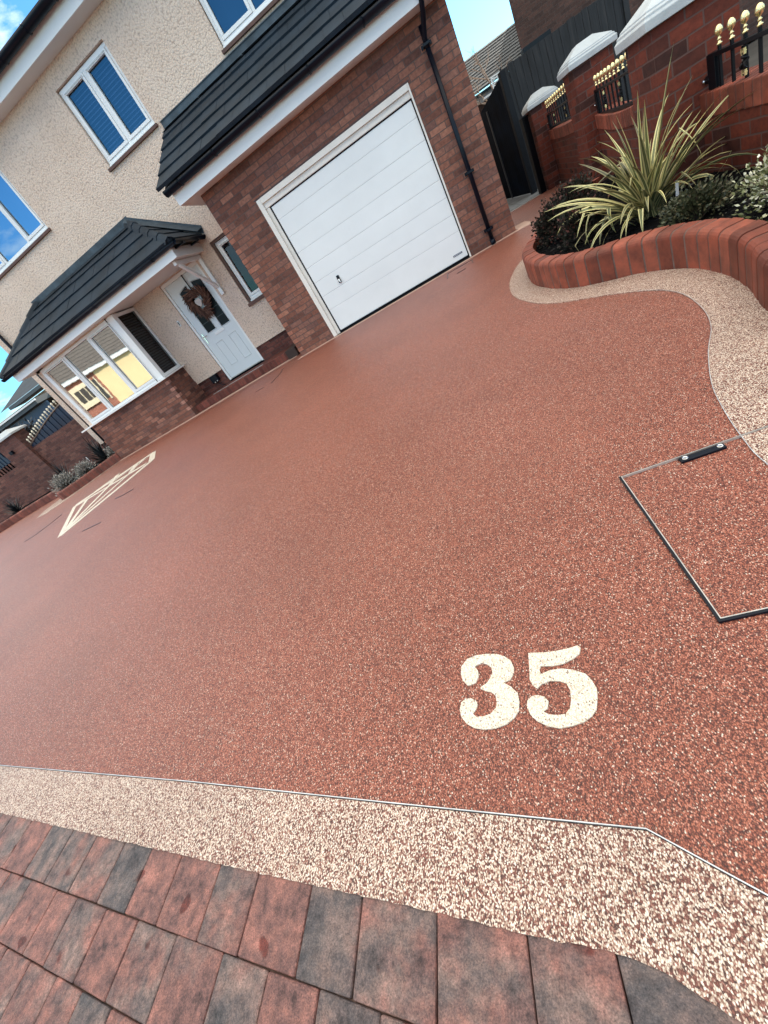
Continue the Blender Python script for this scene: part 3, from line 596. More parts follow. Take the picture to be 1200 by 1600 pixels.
MB().box(WS[0]-.02, WS[1], Mn-.05, Mn+.10, WS[2]-.06, WS[2]-.002).build('sill', SILL, w, bevel=.003)
hb(MB().box(WS[0]+.001, WS[0]+.055, Mn+.02, Mn+.1, WS[2], WS[3]-.001).box(WS[0]+.055, WS[1], Mn+.02, Mn+.1, WS[3]-.045, WS[3]-.001), 'window_reveal', plain('brown_reveal', (.12, .07, .055), .8))

# garage walls, with door opening
GX0, GX1 = -3.055, 1.034; DO = (-2.33, 0.315, -0.01, 2.262)
gw = MB(); holes_wall(gw, GX0, GX1, 0, 2.745, [(DO[0], DO[1], 0, DO[3])], G, 0.16)
gw.quad((GX0, G, 0), (GX0, G, 2.745), (GX0, Mn+.02, 2.745), (GX0, Mn+.02, 0)); gw.quad((GX1, G, 0), (GX1, Mn+.02, 0), (GX1, Mn+.02, 4.2), (GX1, G, 3.2))
gw.quad((GX0, G, 2.745), (GX0, G, 3.1), (GX0, Mn, 3.9), (GX0, Mn, 2.745))
gw.add([(GX1, Mn, 2.745), (GX1, Mn, 4.0), (GX1, G, 3.1)], [(0, 1, 2)])
hb(gw, 'garage_wall', BRICK)
# lighter header bricks up the left edge (quoins)
# garage door frame + door
gf = MB(); fw = .075
gf.box(DO[0]+.002, DO[0]+fw, G-.012, G+.08, 0.008, DO[3]-.002); gf.box(DO[1]-fw*.35, DO[1]-.002, G-.012, G+.08, 0.008, DO[3]-.002)
gf.box(DO[0]+fw, DO[1]-fw*.35, G-.014, G+.08, DO[3]-.075, DO[3]-.001)
gf.box(DO[0]+fw, DO[1]-fw*.35, G+.02, G+.079, DO[3]-.152, DO[3]-.075)
gf.box(DO[0]+fw, DO[0]+.135, G+.03, G+.078, 0.008, DO[3]-.152)
hb(gf, 'garage_door_frame', FRAMEW, bevel=.006)
hb(MB().box(DO[0]-.03, DO[1]+.02, G-.004, G+.02, DO[3]+.002, DO[3]+.02), 'lintel_trim', plain('dark_lintel', (.06, .03, .03), .6))
dx0, dx1, dz0, dz1 = -2.172, 0.272, 0.045, 2.092
gd = hb(MB().box(dx0-.026, dx1+.020, G+.050, G+.09, dz0-.03, dz1+.022), 'garage_door', RUBBER)
ps_ = [2.092, 1.905, 1.648, 1.397, 1.142, 0.905, 0.665, 0.435, dz0]
zs_d = [2.092]+[None]*7+[dz0]
edges = [2.092, 1.90, 1.632, 1.385, 1.128, 0.887, 0.648, 0.415, dz0]
for i in range(8):
    hi, lo = edges[i], edges[i+1]; deep = .0045 if i % 2 else .0030
    MB().box(dx0, dx1, G+.046, G+.070, lo+(.0045 if i % 2 else .0035), hi-(.001 if i % 2 else .0015)).build('door_panel', GDOOR, gd, bevel=.005)
MB().box(dx0, dx1, G+.0485, G+.062, dz0, dz1).build('groove_strip', plain('groove_grey', (.60, .62, .64), .6), gd)
hd = MB().box(-1.785, -1.735, G+.030, G+.0458, .690, .810).build('handle_plate', BLACK, gd, bevel=.006)
mbh = MB(); mbh.lathe([(.008, 0), (.008, .02), (.021, .024), (.021, .036)], (0, 0, 0), 14, M=Matrix.Translation((-1.758, G+.036, .735)) @ Matrix.Rotation(R(90), 4, 'X')); mbh.tube([(-1.758, G+.006, .735), (-1.745, G+.004, .680)], .011, 8)
mbh.build('lock_handle', CHROME, hd, smooth=True)
MB().box(.055, .205, G+.040, G+.0458, .118, .142).build('badge', NAVY, gd)
bl = MB()
for i in range(7): bl.box(.066+i*.019, .066+i*.019+.011, G+.0385, G+.0402, .126, .134)
bl.build('badge_lettering', WHITE, gd)
hb(MB().box(DO[0]+.02, DO[1]-.01, G+.0, G+.16, 0.0, .012), 'threshold', RUBBER)
# garage roof
gr = MB(); slope_tiles(gr, -3.42, 1.25, 7.44, 2.985, Mn-.02, 3.955, 5, tw=.30, th=.042)
hb(gr, 'garage_roof', TILE)
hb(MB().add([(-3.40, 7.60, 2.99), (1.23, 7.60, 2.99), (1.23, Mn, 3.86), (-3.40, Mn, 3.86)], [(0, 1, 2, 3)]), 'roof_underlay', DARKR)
hb(MB().box(-3.31, 1.2, 7.57, 7.595, 2.737, 3.0), 'fascia', WHITE, bevel=.003)
sf = MB().box(-3.31, 1.2, 7.595, G-.002, 2.741, 2.757); hb(sf, 'soffit', SOFF)
be = MB(); be.prism([(7.597, 2.742), (Mn-.002, 2.742), (Mn-.002, 3.82), (7.597, 2.98)], -3.31, -3.29, M=Matrix(((0, 0, 1, 0), (1, 0, 0, 0), (0, 1, 0, 0), (0, 0, 0, 1))))
hb(be, 'box_end', SOFF); hb(MB().box(-3.30, GX0, G-.001, Mn-.002, 2.743, 2.758), 'soffit', SOFF)
g2 = hb(gutter_mb(-3.36, 1.25, 7.49, 2.955, .075), 'gutter', BLACK, smooth=True)
bracket_set(g2, [-3.05, -2.376, -1.565, -0.741, 0.055, .85], 7.49, 2.955, .079, 7.57)
vg = MB()
for c in range(5):
    t = c/5; y0_ = 7.44+t*1.64; z0_ = 2.985+t*.97; vg.box(-3.425, -3.40, y0_-.01, y0_+.33, z0_-.055+.10*0, z0_+.045)
L_ = MB(); L_.add([(-3.43, 9.085, 3.93), (1.2, 9.085, 3.93), (1.2, 9.093, 4.075), (-3.43, 9.093, 4.075), (-3.43, 8.90, 3.905), (1.2, 8.90, 3.905)], [(0, 1, 2, 3), (4, 5, 1, 0)])
L_.box(-3.435, 1.2, 9.08, 9.098, 4.068, 4.08)
hb(L_, 'flashing', LEAD)
st2 = MB()
for i, (a, b) in enumerate(((-3.38, -2.62), (-2.6, -1.7), (-1.68, -.5))): st2.add([(a, 8.93-.01*i, 3.9285), (b, 8.93-.01*i, 3.9285), (b, 9.0, 3.936), (a, 9.0, 3.936)], [(0, 1, 2, 3)])
hb(st2, 'flashing_lap', plain('bright_lead', (.2, .23, .26), .45))
# downpipe on the garage
dpm = MB(); dpm.tube([(0.76, 7.51, 2.90), (0.76, 7.51, 2.80), (0.73, 7.60, 2.66), (0.675, 7.79, 2.50), (0.672, 7.80, 2.40)], .031, 12)
dpm.tube([(0.672, 7.805, 2.62), (0.668, 7.805, 0.02)], .031, 12); dpm.tube([(0.669, 7.805, 0.07), (0.672, 7.76, 0.02)], .038, 12)
dp_ = hb(dpm, 'downpipe', BLACK, smooth=True)
for z in (2.44, 1.0, 0.22): MB().box(.60, .74, 7.84, 7.868, z-.02, z+.02).box(.625, .715, 7.765, 7.85, z-.013, z+.013).build('pipe_clip', BLACK, dp_)
dp2 = MB(); dp2.tube([(-9.36, Mn-.06, 5.5), (-9.36, Mn-.06, 0.02)], .034, 10); hb(dp2, 'downpipe', BLACK, smooth=True)

# bay window
bx0, bx1, bz0, bz1 = -8.62, -6.10, 0.96, 2.345
bb = MB(); bb.box(bx0, bx1, BY, Mn+.019, 0, 0.545); bb.box(bx0+.02, bx1-.015, BY+.02, Mn+.019, .545, .935)
hb(bb, 'bay_base', BRICK)
bj = MB(); rgq = random.Random(9)
PH_ = plain('pink_header', (.40, .19, .14), .8, .25, 20, bmp=.3)
for k in (1, 2, 3): hb(MB().box(bx1-.085, bx1+.004, BY-.004, BY+.10, .16*k+.008, .16*k+.072), 'quoin_brick', PH_, bevel=.003)
for k in range(2): hb(MB().box(bx1-.10, bx1-.011, BY+.016, BY+.11, .648+.16*k, .712+.16*k), 'quoin_brick', PH_, bevel=.003)
gj = MB()
OH_ = plain('orange_header', (.30, .115, .075), .8, .3, 14, bmp=.3)
for k in range(14): hb(MB().box(GX0-.004, GX0+.095, G-.004, G+.10, .084+.16*k, .149+.16*k), 'quoin_brick', OH_, bevel=.003)
hb(MB().box(bx0+.01, bx0+.24, BY+.012, Mn, .95, 2.40).box(bx0+.01, bx1-.05, BY+.012, BY+.2, 2.31, 2.40), 'bay_cheek', RENDER)
sl_ = MB(); sl_.box(-8.83, -6.03, BY-.09, BY+.05, .925, .957); sl_.box(-6.18, -6.03, BY+.05, Mn-.002, .925, .957); hb(sl_, 'bay_sill', WHITE, bevel=.006)
wb = window(-8.50, -6.235, .960, 2.33, BY, [-7.745, -6.955], GLASSB, None, sash=(0, 2), vents=True, fr=.05)
MB().quad((-8.5, BY+.25, .9), (-6.2, BY+.25, .9), (-6.2, BY+.25, 2.4), (-8.5, BY+.25, 2.4)).build('dark_backing', DARKR, wb)  # near-black sheet, painted shade of the room behind the bay glass
hb(MB().box(-6.235, -6.12, BY-.005, BY+.075, .958, 2.34), 'corner_post', WHITE, bevel=.006)
# return light facing the door
rw = MB(); ry0, ry1 = BY+.075, Mn-.02
rw.box(-6.19, -6.125, ry0, ry0+.05, .96, 2.33); rw.box(-6.19, -6.125, ry1-.06, ry1, .96, 2.33); rw.box(-6.19, -6.126, ry0+.05, ry1-.06, .96, 1.02); rw.box(-6.19, -6.126, ry0+.05, ry1-.06, 2.27, 2.33)
rwo = hb(rw, 'window', WHITE, bevel=.004)
MB().quad((-6.15, ry0+.04, 1.0), (-6.15, ry1-.05, 1.0), (-6.15, ry1-.05, 2.29), (-6.15, ry0+.04, 2.29)).build('pane', GLASSD, rwo)
shm = MB()
for k in range(24): z = 1.05+.05*k; shm.add([(-6.22, ry0+.05, z), (-6.22, ry1-.06, z), (-6.25, ry1-.06, z+.035), (-6.25, ry0+.05, z+.035)], [(0, 1, 2, 3)])
shm.build('blind', plain('shutter_grey', (.10, .11, .12), .6), rwo)
MB().quad((-6.30, ry0-.1, .95), (-6.30, ry1, .95), (-6.30, ry1, 2.35), (-6.30, ry0-.1, 2.35)).build('dark_backing', DARKR, rwo)  # near-black sheet, room shade painted in behind the louvres

# porch roof across bay and door: hipped both ends
FY = 8.0
PX0, PX1 = -8.83, -4.07
hb(MB().box(PX0, PX1, FY, FY+.022, 2.352, 2.50), 'fascia', WHITE, bevel=.003)
hb(MB().box(PX1-.022, PX1, FY+.022, Mn-.002, 2.353, 2.50), 'fascia', WHITE); hb(MB().box(PX0, PX0+.022, FY+.022, Mn-.002, 2.353, 2.50), 'fascia', WHITE)
hb(MB().box(PX0+.02, PX1-.022, FY+.022, Mn-.002, 2.357, 2.372), 'soffit', SOFF)
pr = MB(); ye, ze, yr, zr = 7.90, 2.55, Mn-.02, 3.36; XL, XR = -9.0, -3.93; hipL, hipR = 1.0, 1.13
slope_tiles(pr, XL, XR, ye, ze, yr, zr, 4, tw=.30, th=.040, cut0=hipL, cut1=hipR)
# hip ends
def hip_face(mb, sx, xe, xr, courses=4):
    for c in range(courses):
        t0 = c/courses; t1 = (c+1)/courses+.02*(c < courses-1)
        def p(t, back): return Vector((xe+(xr-xe)*t, (ye+(yr-ye)*t) if not back else yr, ze+(zr-ze)*t))
        up = Vector((sx*.55, 0, .83)); th = .04
        P = [p(t0, 0), p(t0, 1), p(t1, 1)-up*.02, p(t1, 0)-up*.02]; Q = [q+up*th for q in P]
        mb.add(P+Q, [(0, 1, 2, 3), (4, 5, 6, 7), (0, 1, 5, 4), (1, 2, 6, 5), (2, 3, 7, 6), (3, 0, 4, 7)])
hip_face(pr, 1, XR, XR-hipR); hip_face(pr, -1, XL, XL+hipL)
proof = hb(pr, 'porch_roof', TILE)
# hip and ridge caps
def caps(parent, a, b, n, r=.085):
    a = Vector(a); b = Vector(b); d = (b-a); L = d.length; d.normalize(); side = d.cross(Vector((0, 0, 1))).normalized(); up = side.cross(d)
    mb = MB()
    for i in range(n):
        s0 = L*i/n; s1 = L*(i+1)/n+.02; k0 = 1.06; k1 = .94
        vs = []
        for s, k, z in ((s0, k0, .012), (s1, k1, 0)):
            o = a+d*s
            for q in ((-1.15, -.62), (-.75, .05), (0, .42), (.75, .05), (1.15, -.62)): vs.append(o+side*q[0]*r*k+up*(q[1]*r*k+z))
            for q in ((-1.0, -.66), (-.66, -.08), (0, .24), (.66, -.08), (1.0, -.66)): vs.append(o+side*q[0]*r*k+up*(q[1]*r*k+z))
        fs = [(j, j+1, 11+j, 10+j) for j in range(4)]+[(5+j+1, 5+j, 15+j, 16+j) for j in range(4)]+[(0, 5, 6, 1), (1, 6, 7, 2), (2, 7, 8, 3), (3, 8, 9, 4)]+[(11, 16, 15, 10), (12, 17, 16, 11), (13, 18, 17, 12), (14, 19, 18, 13)]
        mb.add(vs, fs, random.random())
    return mb.build('hip_cap', TILE, parent, bevel=.003)
caps(proof, (XL+.02, ye, ze+.03), (XL+hipL, yr, zr+.05), 5); caps(proof, (XR-.02, ye, ze+.03), (XR-hipR, yr, zr+.05), 5)
fl = MB(); fl.add([(XL+hipL-.05, Mn-.20, 3.30), (XR-hipR+.05, Mn-.20, 3.30), (XR-hipR+.05, Mn-.006, 3.355), (XL+hipL-.05, Mn-.006, 3.355), (XR-hipR+.05, Mn-.004, 3.49), (XL+hipL-.10, Mn-.004, 3.475)], [(0, 1, 2, 3), (3, 2, 4, 5)])
fl.add([(XR-hipR, Mn-.012, 3.50), (XR-hipR, Mn-.012, 3.36), (XR+.06, Mn-.012, 2.56), (XR+.10, Mn-.012, 2.68)], [(0, 1, 2, 3)])
fl.add([(XR-hipR, Mn-.16, 3.40), (XR+.03, Mn-.16, 2.62), (XR+.08, Mn-.010, 2.66), (XR-hipR, Mn-.010, 3.47)], [(0, 1, 2, 3)])
hb(fl, 'flashing', LEAD)
g3 = hb(gutter_mb(XL-.03, XR+.02, 7.935, 2.54, .055), 'gutter', BLACK, smooth=True)
bracket_set(g3, [-8.6, -8.15, -7.45, -6.7, -6.0, -5.2, -4.45], 7.935, 2.54, .057, 8.0)
g4 = MB(); n_ = 8
vs = []
for y in (7.90, Mn-.03):
    for k in range(n_+1): vs.append((XR+.02+.055*math.cos(math.pi*k/n_), y, 2.54-.055*math.sin(math.pi*k/n_)))
g4.add(vs, [(k, k+1, n_+2+k, n_+1+k) for k in range(n_)]+[tuple(range(n_+1)), tuple(range(2*n_+1, n_, -1))]+[(0, n_+1, 2*n_+1, n_)])
hb(g4, 'gutter', BLACK, smooth=True)
for y in (8.15, 8.75): hb(MB().box(PX1, XR+.06, y-.02, y+.02, 2.47, 2.50), 'gutter_bracket', BLACK)
# gallows bracket right of door
gb = MB(); bxx = -4.235
gb.box(bxx-.035, bxx+.035, Mn-.065, Mn-.002, 1.60, 2.352); gb.box(bxx-.03, bxx+.03, 8.10, Mn-.065, 2.285, 2.351)
def bar(mb, a, b, w, h):
    a = Vector(a); b = Vector(b); d = (b-a).normalized(); s = Vector((1, 0, 0)); u = d.cross(s).normalized()
    vs = [p+s*i*w/2+u*j*h/2 for p in (a, b) for i, j in ((-1, -1), (1, -1), (1, 1), (-1, 1))]
    mb.add(vs, [(0, 3, 2, 1), (4, 5, 6, 7), (0, 1, 5, 4), (1, 2, 6, 5), (2, 3, 7, 6), (3, 0, 4, 7)])
bar(gb, (bxx, Mn-.06, 1.76), (bxx, 8.22, 2.29), .05, .065)
hb(gb, 'canopy_bracket', WHITE, bevel=.004)

# front door
fd = MB(); fd.box(WD[0]+.004, WD[0]+.055, Mn+.03, Mn+.10, .16, WD[3]-.003); fd.box(WD[1]-.055, WD[1]-.004, Mn+.03, Mn+.10, .16, WD[3]-.003); fd.box(WD[0]+.055, WD[1]-.055, Mn+.03, Mn+.10, 2.27, WD[3]-.003)
hb(fd, 'door_frame', WHITE, bevel=.004)
lx0, lx1 = WD[0]+.058, WD[1]-.058
door = hb(MB().box(lx0, lx1, Mn+.055, Mn+.095, .185, 2.268), 'front_door', DWHITE, bevel=.003)
def moulding(x0, x1, z0, z1, ztl=None, ztr=None, w=.018, d=.012, mat=DWHITE, name='door_panel'):
    ztl = ztl or z1; ztr = ztr or z1; y = Mn+.055; mb = MB()
    out = [(x0, z0), (x1, z0), (x1, ztr), (x0, ztl)]; inn_ = [(x0+w, z0+w), (x1-w, z0+w), (x1-w, ztr-w), (x0+w, ztl-w)]
    vs = [(p[0], y-.0005, p[1]) for p in out]+[(p[0], y-d, p[1]) for p in [((a[0]+b[0])/2, (a[1]+b[1])/2) for a, b in zip(out, inn_)]]+[(p[0], y-.001, p[1]) for p in inn_]
    fs = [(i, (i+1) % 4, 4+(i+1) % 4, 4+i) for i in range(4)]+[(4+i, 4+(i+1) % 4, 8+(i+1) % 4, 8+i) for i in range(4)]
    mb.add(vs, fs); return mb.build(name, mat, door)
moulding(-5.115, -4.91, .42, .955); moulding(-4.74, -4.53, .40, .96)
for (a, b, z0, tl, tr) in ((-5.10, -4.88, 1.19, 2.04, 2.10), (-4.73, -4.51, 1.16, 2.10, 2.05)):
    moulding(a-.02, b+.02, z0-.02, 2.1, tl+.02, tr+.02, name='glazing_bead')
    MB().add([(a, Mn+.0535, z0), (b, Mn+.0535, z0), (b, Mn+.0535, tr), (a, Mn+.0535, tl)], [(0, 1, 2, 3)]).build('pane', plain('door_glass', (.010, .012, .016), .25, .4, 2.0, spec=.10), door)
    lm_ = MB()
    for k, z in enumerate((z0+.18, z0+.36, z0+.54, z0+.72)): lm_.box(a, b, Mn+.050, Mn+.0532, z-.004, z+.004)
    lm_.build('lead_strip', plain('lead_came', (.05, .055, .06), .4), door)
MB().box(a-.0, a+.001, 0, .001, 0, .001)
MB().box(-4.975, -4.715, Mn+.042, Mn+.0545, 1.075, 1.135).build('letter_plate', WHITE, door, bevel=.006)
hm = MB().box(-5.288+.03, -5.262+.03, Mn+.040, Mn+.0545, 1.02, 1.24); hm.tube([(-5.245, Mn+.045, 1.17), (-5.245, Mn-.005, 1.17), (-5.13, Mn-.008, 1.165)], .009, 8)
hm.build('handle', CHROME, door, bevel=.003)
MB().box(lx0, lx1, Mn+.030, Mn+.0545, .19, .205).build('weather_bar', ALU, door); MB().box(WD[0]+.01, WD[1]-.01, Mn+.02, Mn+.10, .152, .182).build('cill', RUBBER, door)
db = hb(MB().box(-5.525, -5.475, Mn-.022, Mn-.001, 1.57, 1.69), 'doorbell', WHITE, bevel=.008)
MB().box(-5.511, -5.489, Mn-.026, Mn-.0225, 1.595, 1.665).build('button', BLACK, db, bevel=.003)
sb = MB().box(-5.70, -5.52, Mn-.10, Mn+.018, .30, .46); sbo = hb(sb, 'outdoor_socket', BLACK, bevel=.012)
MB().lathe([(.016, 0), (.016, .02)], (-5.62, Mn-.10, .30), 10).lathe([(.016, 0), (.016, .02)], (-5.55, Mn-.10, .31), 10).build('cable_gland', CHROME, sbo)
hb(MB().tube([(-5.6, Mn-.05, .30), (-5.55, Mn-.05, .2), (-5.45, Mn-.08, .155)], .008, 6), 'cable', BLACK, smooth=True)
# step
stp = MB().box(-6.095, -3.55, 8.44, Mn+.018, 0, .15)
hb(stp, 'doorstep', STEPB, bevel=.008)
hb(MB().box(-5.62, -4.2, 8.62, 8.65, .151, .157), 'step_nosing', ALU)
tag(MB().prism([(-.13, -.30), (.12, -.33), (.15, .30), (-.10, .33)], 0, .17).build('storage_box', plain('dark_brown_box', (.035, .018, .014), .7, .2), loc=(-3.38, 8.62, 0), bevel=.01), 'low dark brown box on the ground at the right end of the doorstep', 'box')

# wreath on the door
wr = thing('wreath', 'dried brown wreath with a pale heart hanging on the white front door', 'wreath', (-4.80, Mn+.02, 1.74))
MB().box(-.012, .012, -.004, .0, .2, .54).build('hanger', BLACK, wr)
rm = MB(); N = 28
pts = [(.17*math.cos(2*math.pi*i/N), -.01, .19*math.sin(2*math.pi*i/N)) for i in range(N+1)]
rm.tube(pts, .028, 6, cap=False); rm.build('ring', FLEAF, wr)
rg = random.Random(21); fm_ = MB()
for i in range(560):
    th = rg.uniform(0, 2*math.pi); r = rg.uniform(.09, .22)+.03*math.sin(3*th+1); c = Vector((r*math.cos(th), -.02-rg.uniform(0, .04), r*math.sin(th)*1.1))
    tdir = Vector((-math.sin(th), rg.uniform(-.25, .05), math.cos(th)))*(1)+Vector((math.cos(th), 0, math.sin(th)))*rg.uniform(.0, 1.0); tdir.normalize()
    s = tdir.cross(Vector((0, 1, 0))).normalized(); l = rg.uniform(.05, .20); w_ = rg.uniform(.006, .013)
    fm_.add([c, c+tdir*l*.5+s*w_, c+tdir*l+Vector((0, -.01, -.01)), c+tdir*l*.5-s*w_], [(0, 1, 2, 3)], rg.random())
for i in range(90):
    c = Vector((rg.uniform(-.07, .07), -.03, -.18)); tdir = Vector((rg.uniform(-.4, .4), -.1, -1)).normalized(); s = Vector((1, 0, 0)); l = rg.uniform(.12, .2)
    fm_.add([c, c+tdir*l*.5+s*.008, c+tdir*l, c+tdir*l*.5-s*.008], [(0, 1, 2, 3)], rg.uniform(.5, 1))
fm_.build('feathers', FLEAF, wr)
hp = [(x*1.25, z*1.25) for x, z in [(0, -.085), (.045, -.035), (.062, .01), (.05, .045), (.025, .055), (0, .035), (-.025, .055), (-.05, .045), (-.062, .01), (-.045, -.035)]]
hq = MB().prism(hp, -.075, -.035, M=Matrix(((1, 0, 0, 0), (0, 0, 1, 0), (0, 1, 0, 0), (0, 0, 0, 1)))).build('heart', plain('pale_felt', (.55, .50, .47), .9, .1, 20), wr, bevel=.014, seg=3)

# ------------------------------------------------------------------ right-hand planter
rp_thing = thing('planter', 'curved red bullnose brick planter by the right boundary wall, cream strip at its foot', 'planter', (1.0, 4.0, 0))
PO = Vector((1.0, 4.0, 0))
def edging(path, closed, h, depth, mb_b, mb_m, bw=.098, side=-1):
    """bricks on edge along a smooth path; outward is to the left of the path"""
    P = smooth_poly(path, 24); L = [0]
    for i in range(1, len(P)): L.append(L[-1]+(P[i]-P[i-1]).length)
    def at(s):
        s = max(0, min(L[-1], s)); i = 1
        while L[i] < s and i < len(P)-1: i += 1
        t = (s-L[i-1])/max(1e-9, L[i]-L[i-1]); p = P[i-1].lerp(P[i], t)
        i0 = max(0, i-3); i1 = min(len(P)-1, i+2); d = (P[i1]-P[i0]).normalized(); return p, d
    n = int(L[-1]/bw); rg = random.Random(n)
    def ring(s, shrink, dz):
        p, d = at(s); o = Vector((d.y, -d.x, 0))*side   # towards the soil
        r = .035; pr = [(0+shrink, 0), (0+shrink, h-r+dz)]
        for k in range(1, 5): a = math.pi/2*k/4; pr.append((shrink+r-r*math.cos(a), h-r+r*math.sin(a)+dz-shrink*.6))
        pr += [(depth-shrink, h+dz-shrink*.6), (depth-shrink, 0)]
        return [p+o*a+Vector((0, 0, z)) for a, z in pr]
    for i in range(n):
        s0 = L[-1]*i/n; s1 = L[-1]*(i+1)/n; dz = rg.uniform(-.003, .003); g_ = .0058; sh = rg.uniform(0, .003)
        rings = [ring(s0+g_, .002+sh, dz), ring(s0+g_+.004, sh, dz), ring((s0+s1)/2, sh, dz), ring(s1-g_-.004, sh, dz), ring(s1-g_, .002+sh, dz)]
        m_ = len(rings[0]); vs = [v-PO if mb_b is not None else v for r_ in rings for v in r_]
        fs = [(a*m_+k, (a+1)*m_+k, (a+1)*m_+k+1, a*m_+k+1) for a in range(4) for k in range(m_-1)]+[tuple(range(m_)), tuple(range(5*m_-1, 4*m_-1, -1))]
        mb_b.add(vs, fs, rg.random())
        if i < n-1 or True:
            a_ = ring(s1-g_-.001, .0045, -.003); b_ = ring(min(L[-1], s1+g_+.001), .0045, -.003); vs = [v-PO for v in a_+b_]
            mb_m.add(vs, [(k, m_+k, m_+k+1, k+1) for k in range(m_-1)])
    return P
BUL = attr_mat('bullnose_brick_red', [(0, (.125, .031, .017)), (.5, (.20, .048, .026)), (1, (.26, .070, .040))], .6, bmp=.7)
bm1, mm1 = MB(), MB()
pth = [(1.86, 6.75), (1.35, 6.3), (1.0, 5.70), (0.66, 4.95), (0.575, 4.45), (0.60, 4.0), (0.69, 3.66), (0.83, 3.42), (0.98, 3.25), (1.10, 3.05), (1.175, 2.8), (1.18, 2.5), (1.135, 2.25), (1.055, 1.97), (1.07, 1.72), (1.2, 1.5), (1.5, 1.35), (1.9, 1.3)]
PP = edging(pth, False, .205, .115, bm1, mm1)
bm1.build('brick_edging', BUL, rp_thing, smooth=False, bevel=0)
mm1.build('mortar', MORT, rp_thing)
inner = []
for i in range(0, len(PP), 4):
    d = (PP[min(i+2, len(PP)-1)]-PP[max(i-2, 0)]).normalized(); q = PP[i]-Vector((d.y, -d.x, 0))*.09 - PO; inner.append((q.x, q.y))
# soil surface, gently mounded
so = MB().prism(inner+[(1.3, -2.6), (1.3, 2.75)], .0, .135)
so.build('soil', SOIL, rp_thing)
cl = MB(); rg = random.Random(4)
def inside(x, y, poly):
    c = False; j = len(poly)-1
    for i in range(len(poly)):
        if (poly[i][1] > y) != (poly[j][1] > y) and x < (poly[j][0]-poly[i][0])*(y-poly[i][1])/(poly[j][1]-poly[i][1])+poly[i][0]: c = not c
        j = i
    return c
ipoly = [(a[0]+PO.x, a[1]+PO.y) for a in inner]+[(2.2, 1.4), (2.2, 6.8)]
for i in range(5200):
    x = rg.uniform(.6, 2.1); y = rg.uniform(1.8, 6.6)
    if not inside(x, y, ipoly): continue
    s = rg.uniform(.006, .022); c = Vector((x, y, .133+s*.2))-PO; M = Matrix.Translation(c) @ Matrix.Rotation(rg.uniform(0, 6), 4, 'Z') @ Matrix.Rotation(rg.uniform(-.7, .7), 4, 'X')
    cl.box(-s, s, -s*.4, s*.4, -s*.25, s*.25, rg.random(), M)
cl.build('bark_chips', attr_mat('bark_chip', [(0, (.002, .002, .003)), (.85, (.006, .006, .007)), (.985, (.02, .018, .018)), (1, (.14, .13, .12))], .9, stain=False, spec=.08), rp_thing)['kind'] = 'stuff'

# ------------------------------------------------------------------ plants
def blade(mb, base, az, lean, L, w, droop, rg, seg=9, twist=0.0, fold=None, kink=None):
    d = Vector((math.cos(az), math.sin(az), 0)); p = Vector(base); ang = lean; st = L/seg
    vs = []; n = seg+1; side0 = Vector((-d.y, d.x, 0))
    for i in range(n):
        t = i/seg; ww = w*(min(1, .45+t*2.2) if t < .3 else 1)*(1-max(0, (t-.45)/.55)**1.6)+.0006
        tan = d*math.sin(ang)+Vector((0, 0, math.cos(ang))); nn = (d*math.cos(ang)-Vector((0, 0, math.sin(ang))))
        sd_ = (side0*math.cos(twist*t)+nn*math.sin(twist*t)).normalized(); nr = sd_.cross(tan)
        vs += [p-sd_*ww/2-nr*ww*.16, p+nr*0.0, p+sd_*ww/2-nr*ww*.16]
        p = p+tan*st; ang += droop*(t*1.6+.2)/seg
        if kink and abs(t-kink[0]) < .5/seg: ang += kink[1]
    fs = []; uv = []
    for i in range(seg):
        a = i*3
        for k in (0, 1):
            fs.append((a+k, a+k+1, a+k+4, a+k+3)); uv.append(((k*.5, i/seg), (k*.5+.5, i/seg), (k*.5+.5, (i+1)/seg), (k*.5, (i+1)/seg)))
    mb.add(vs, fs, rg.random(), uv)
ph = thing('flax_plant', 'yellow striped spiky flax plant in the middle of the right planter', 'plant', (1.37, 3.85, .13))
rg = random.Random(37); pb = MB()
for i in range(84):
    az = rg.uniform(0, 2*math.pi); q = rg.random()**.85
    lean = .08+q*.92; L = rg.uniform(.42, .78); dr = rg.uniform(.5, 2.2)*(.3+q)
    base = (rg.gauss(0, .035), rg.gauss(0, .035), -.01)
    blade(pb, base, az, lean, L, rg.uniform(.024, .046), dr, rg, seg=12, twist=rg.uniform(-1.1, 1.1), kink=(rg.uniform(.45, .8), rg.uniform(.9, 1.9)) if rg.random() < .22 else None)
blade(pb, (0, 0, 0), R(-30), .26, .88, .058, .06, rg, twist=.1); blade(pb, (0, 0, 0), R(190), .12, .70, .040, .15, rg, twist=.4); blade(pb, (0, 0, 0), R(-80), .04, .74, .034, .2, rg)
for az in (140, 155, 165, 176, 188, 200, 212): blade(pb, (0, 0, 0), R(az), rg.uniform(.6, .85), rg.uniform(.70, .80), .034, rg.uniform(.75, 1.0), rg, seg=12, twist=.6)
for az in (-20, -38, -55, 5, -70): blade(pb, (0, 0, 0), R(az), rg.uniform(.55, .75), .78, .032, rg.uniform(.8, 1.2), rg, seg=12, twist=.4)
for az in (230, 250, 262, 280): blade(pb, (0, 0, 0), R(az), .75, .55, .036, 1.9, rg, seg=12, twist=.5)
pb.build('blades', PHORM, ph, smooth=True)
tagm = MB().add([(0, 0, 0), (.018, 0, 0), (.018, .004, .075), (0, .004, .075)], [(0, 1, 2, 3)])
tg = tag(MB().box(-.011, .011, -.001, .001, 0, .09).build('plant_label', plain('white_tag', (.7, .72, .75), .4), loc=(1.46, 3.62, .22), rz=.5), 'small white plant tag stuck among the striped flax blades', 'plant tag')
tg.rotation_euler = (R(-15), R(20), R(20))

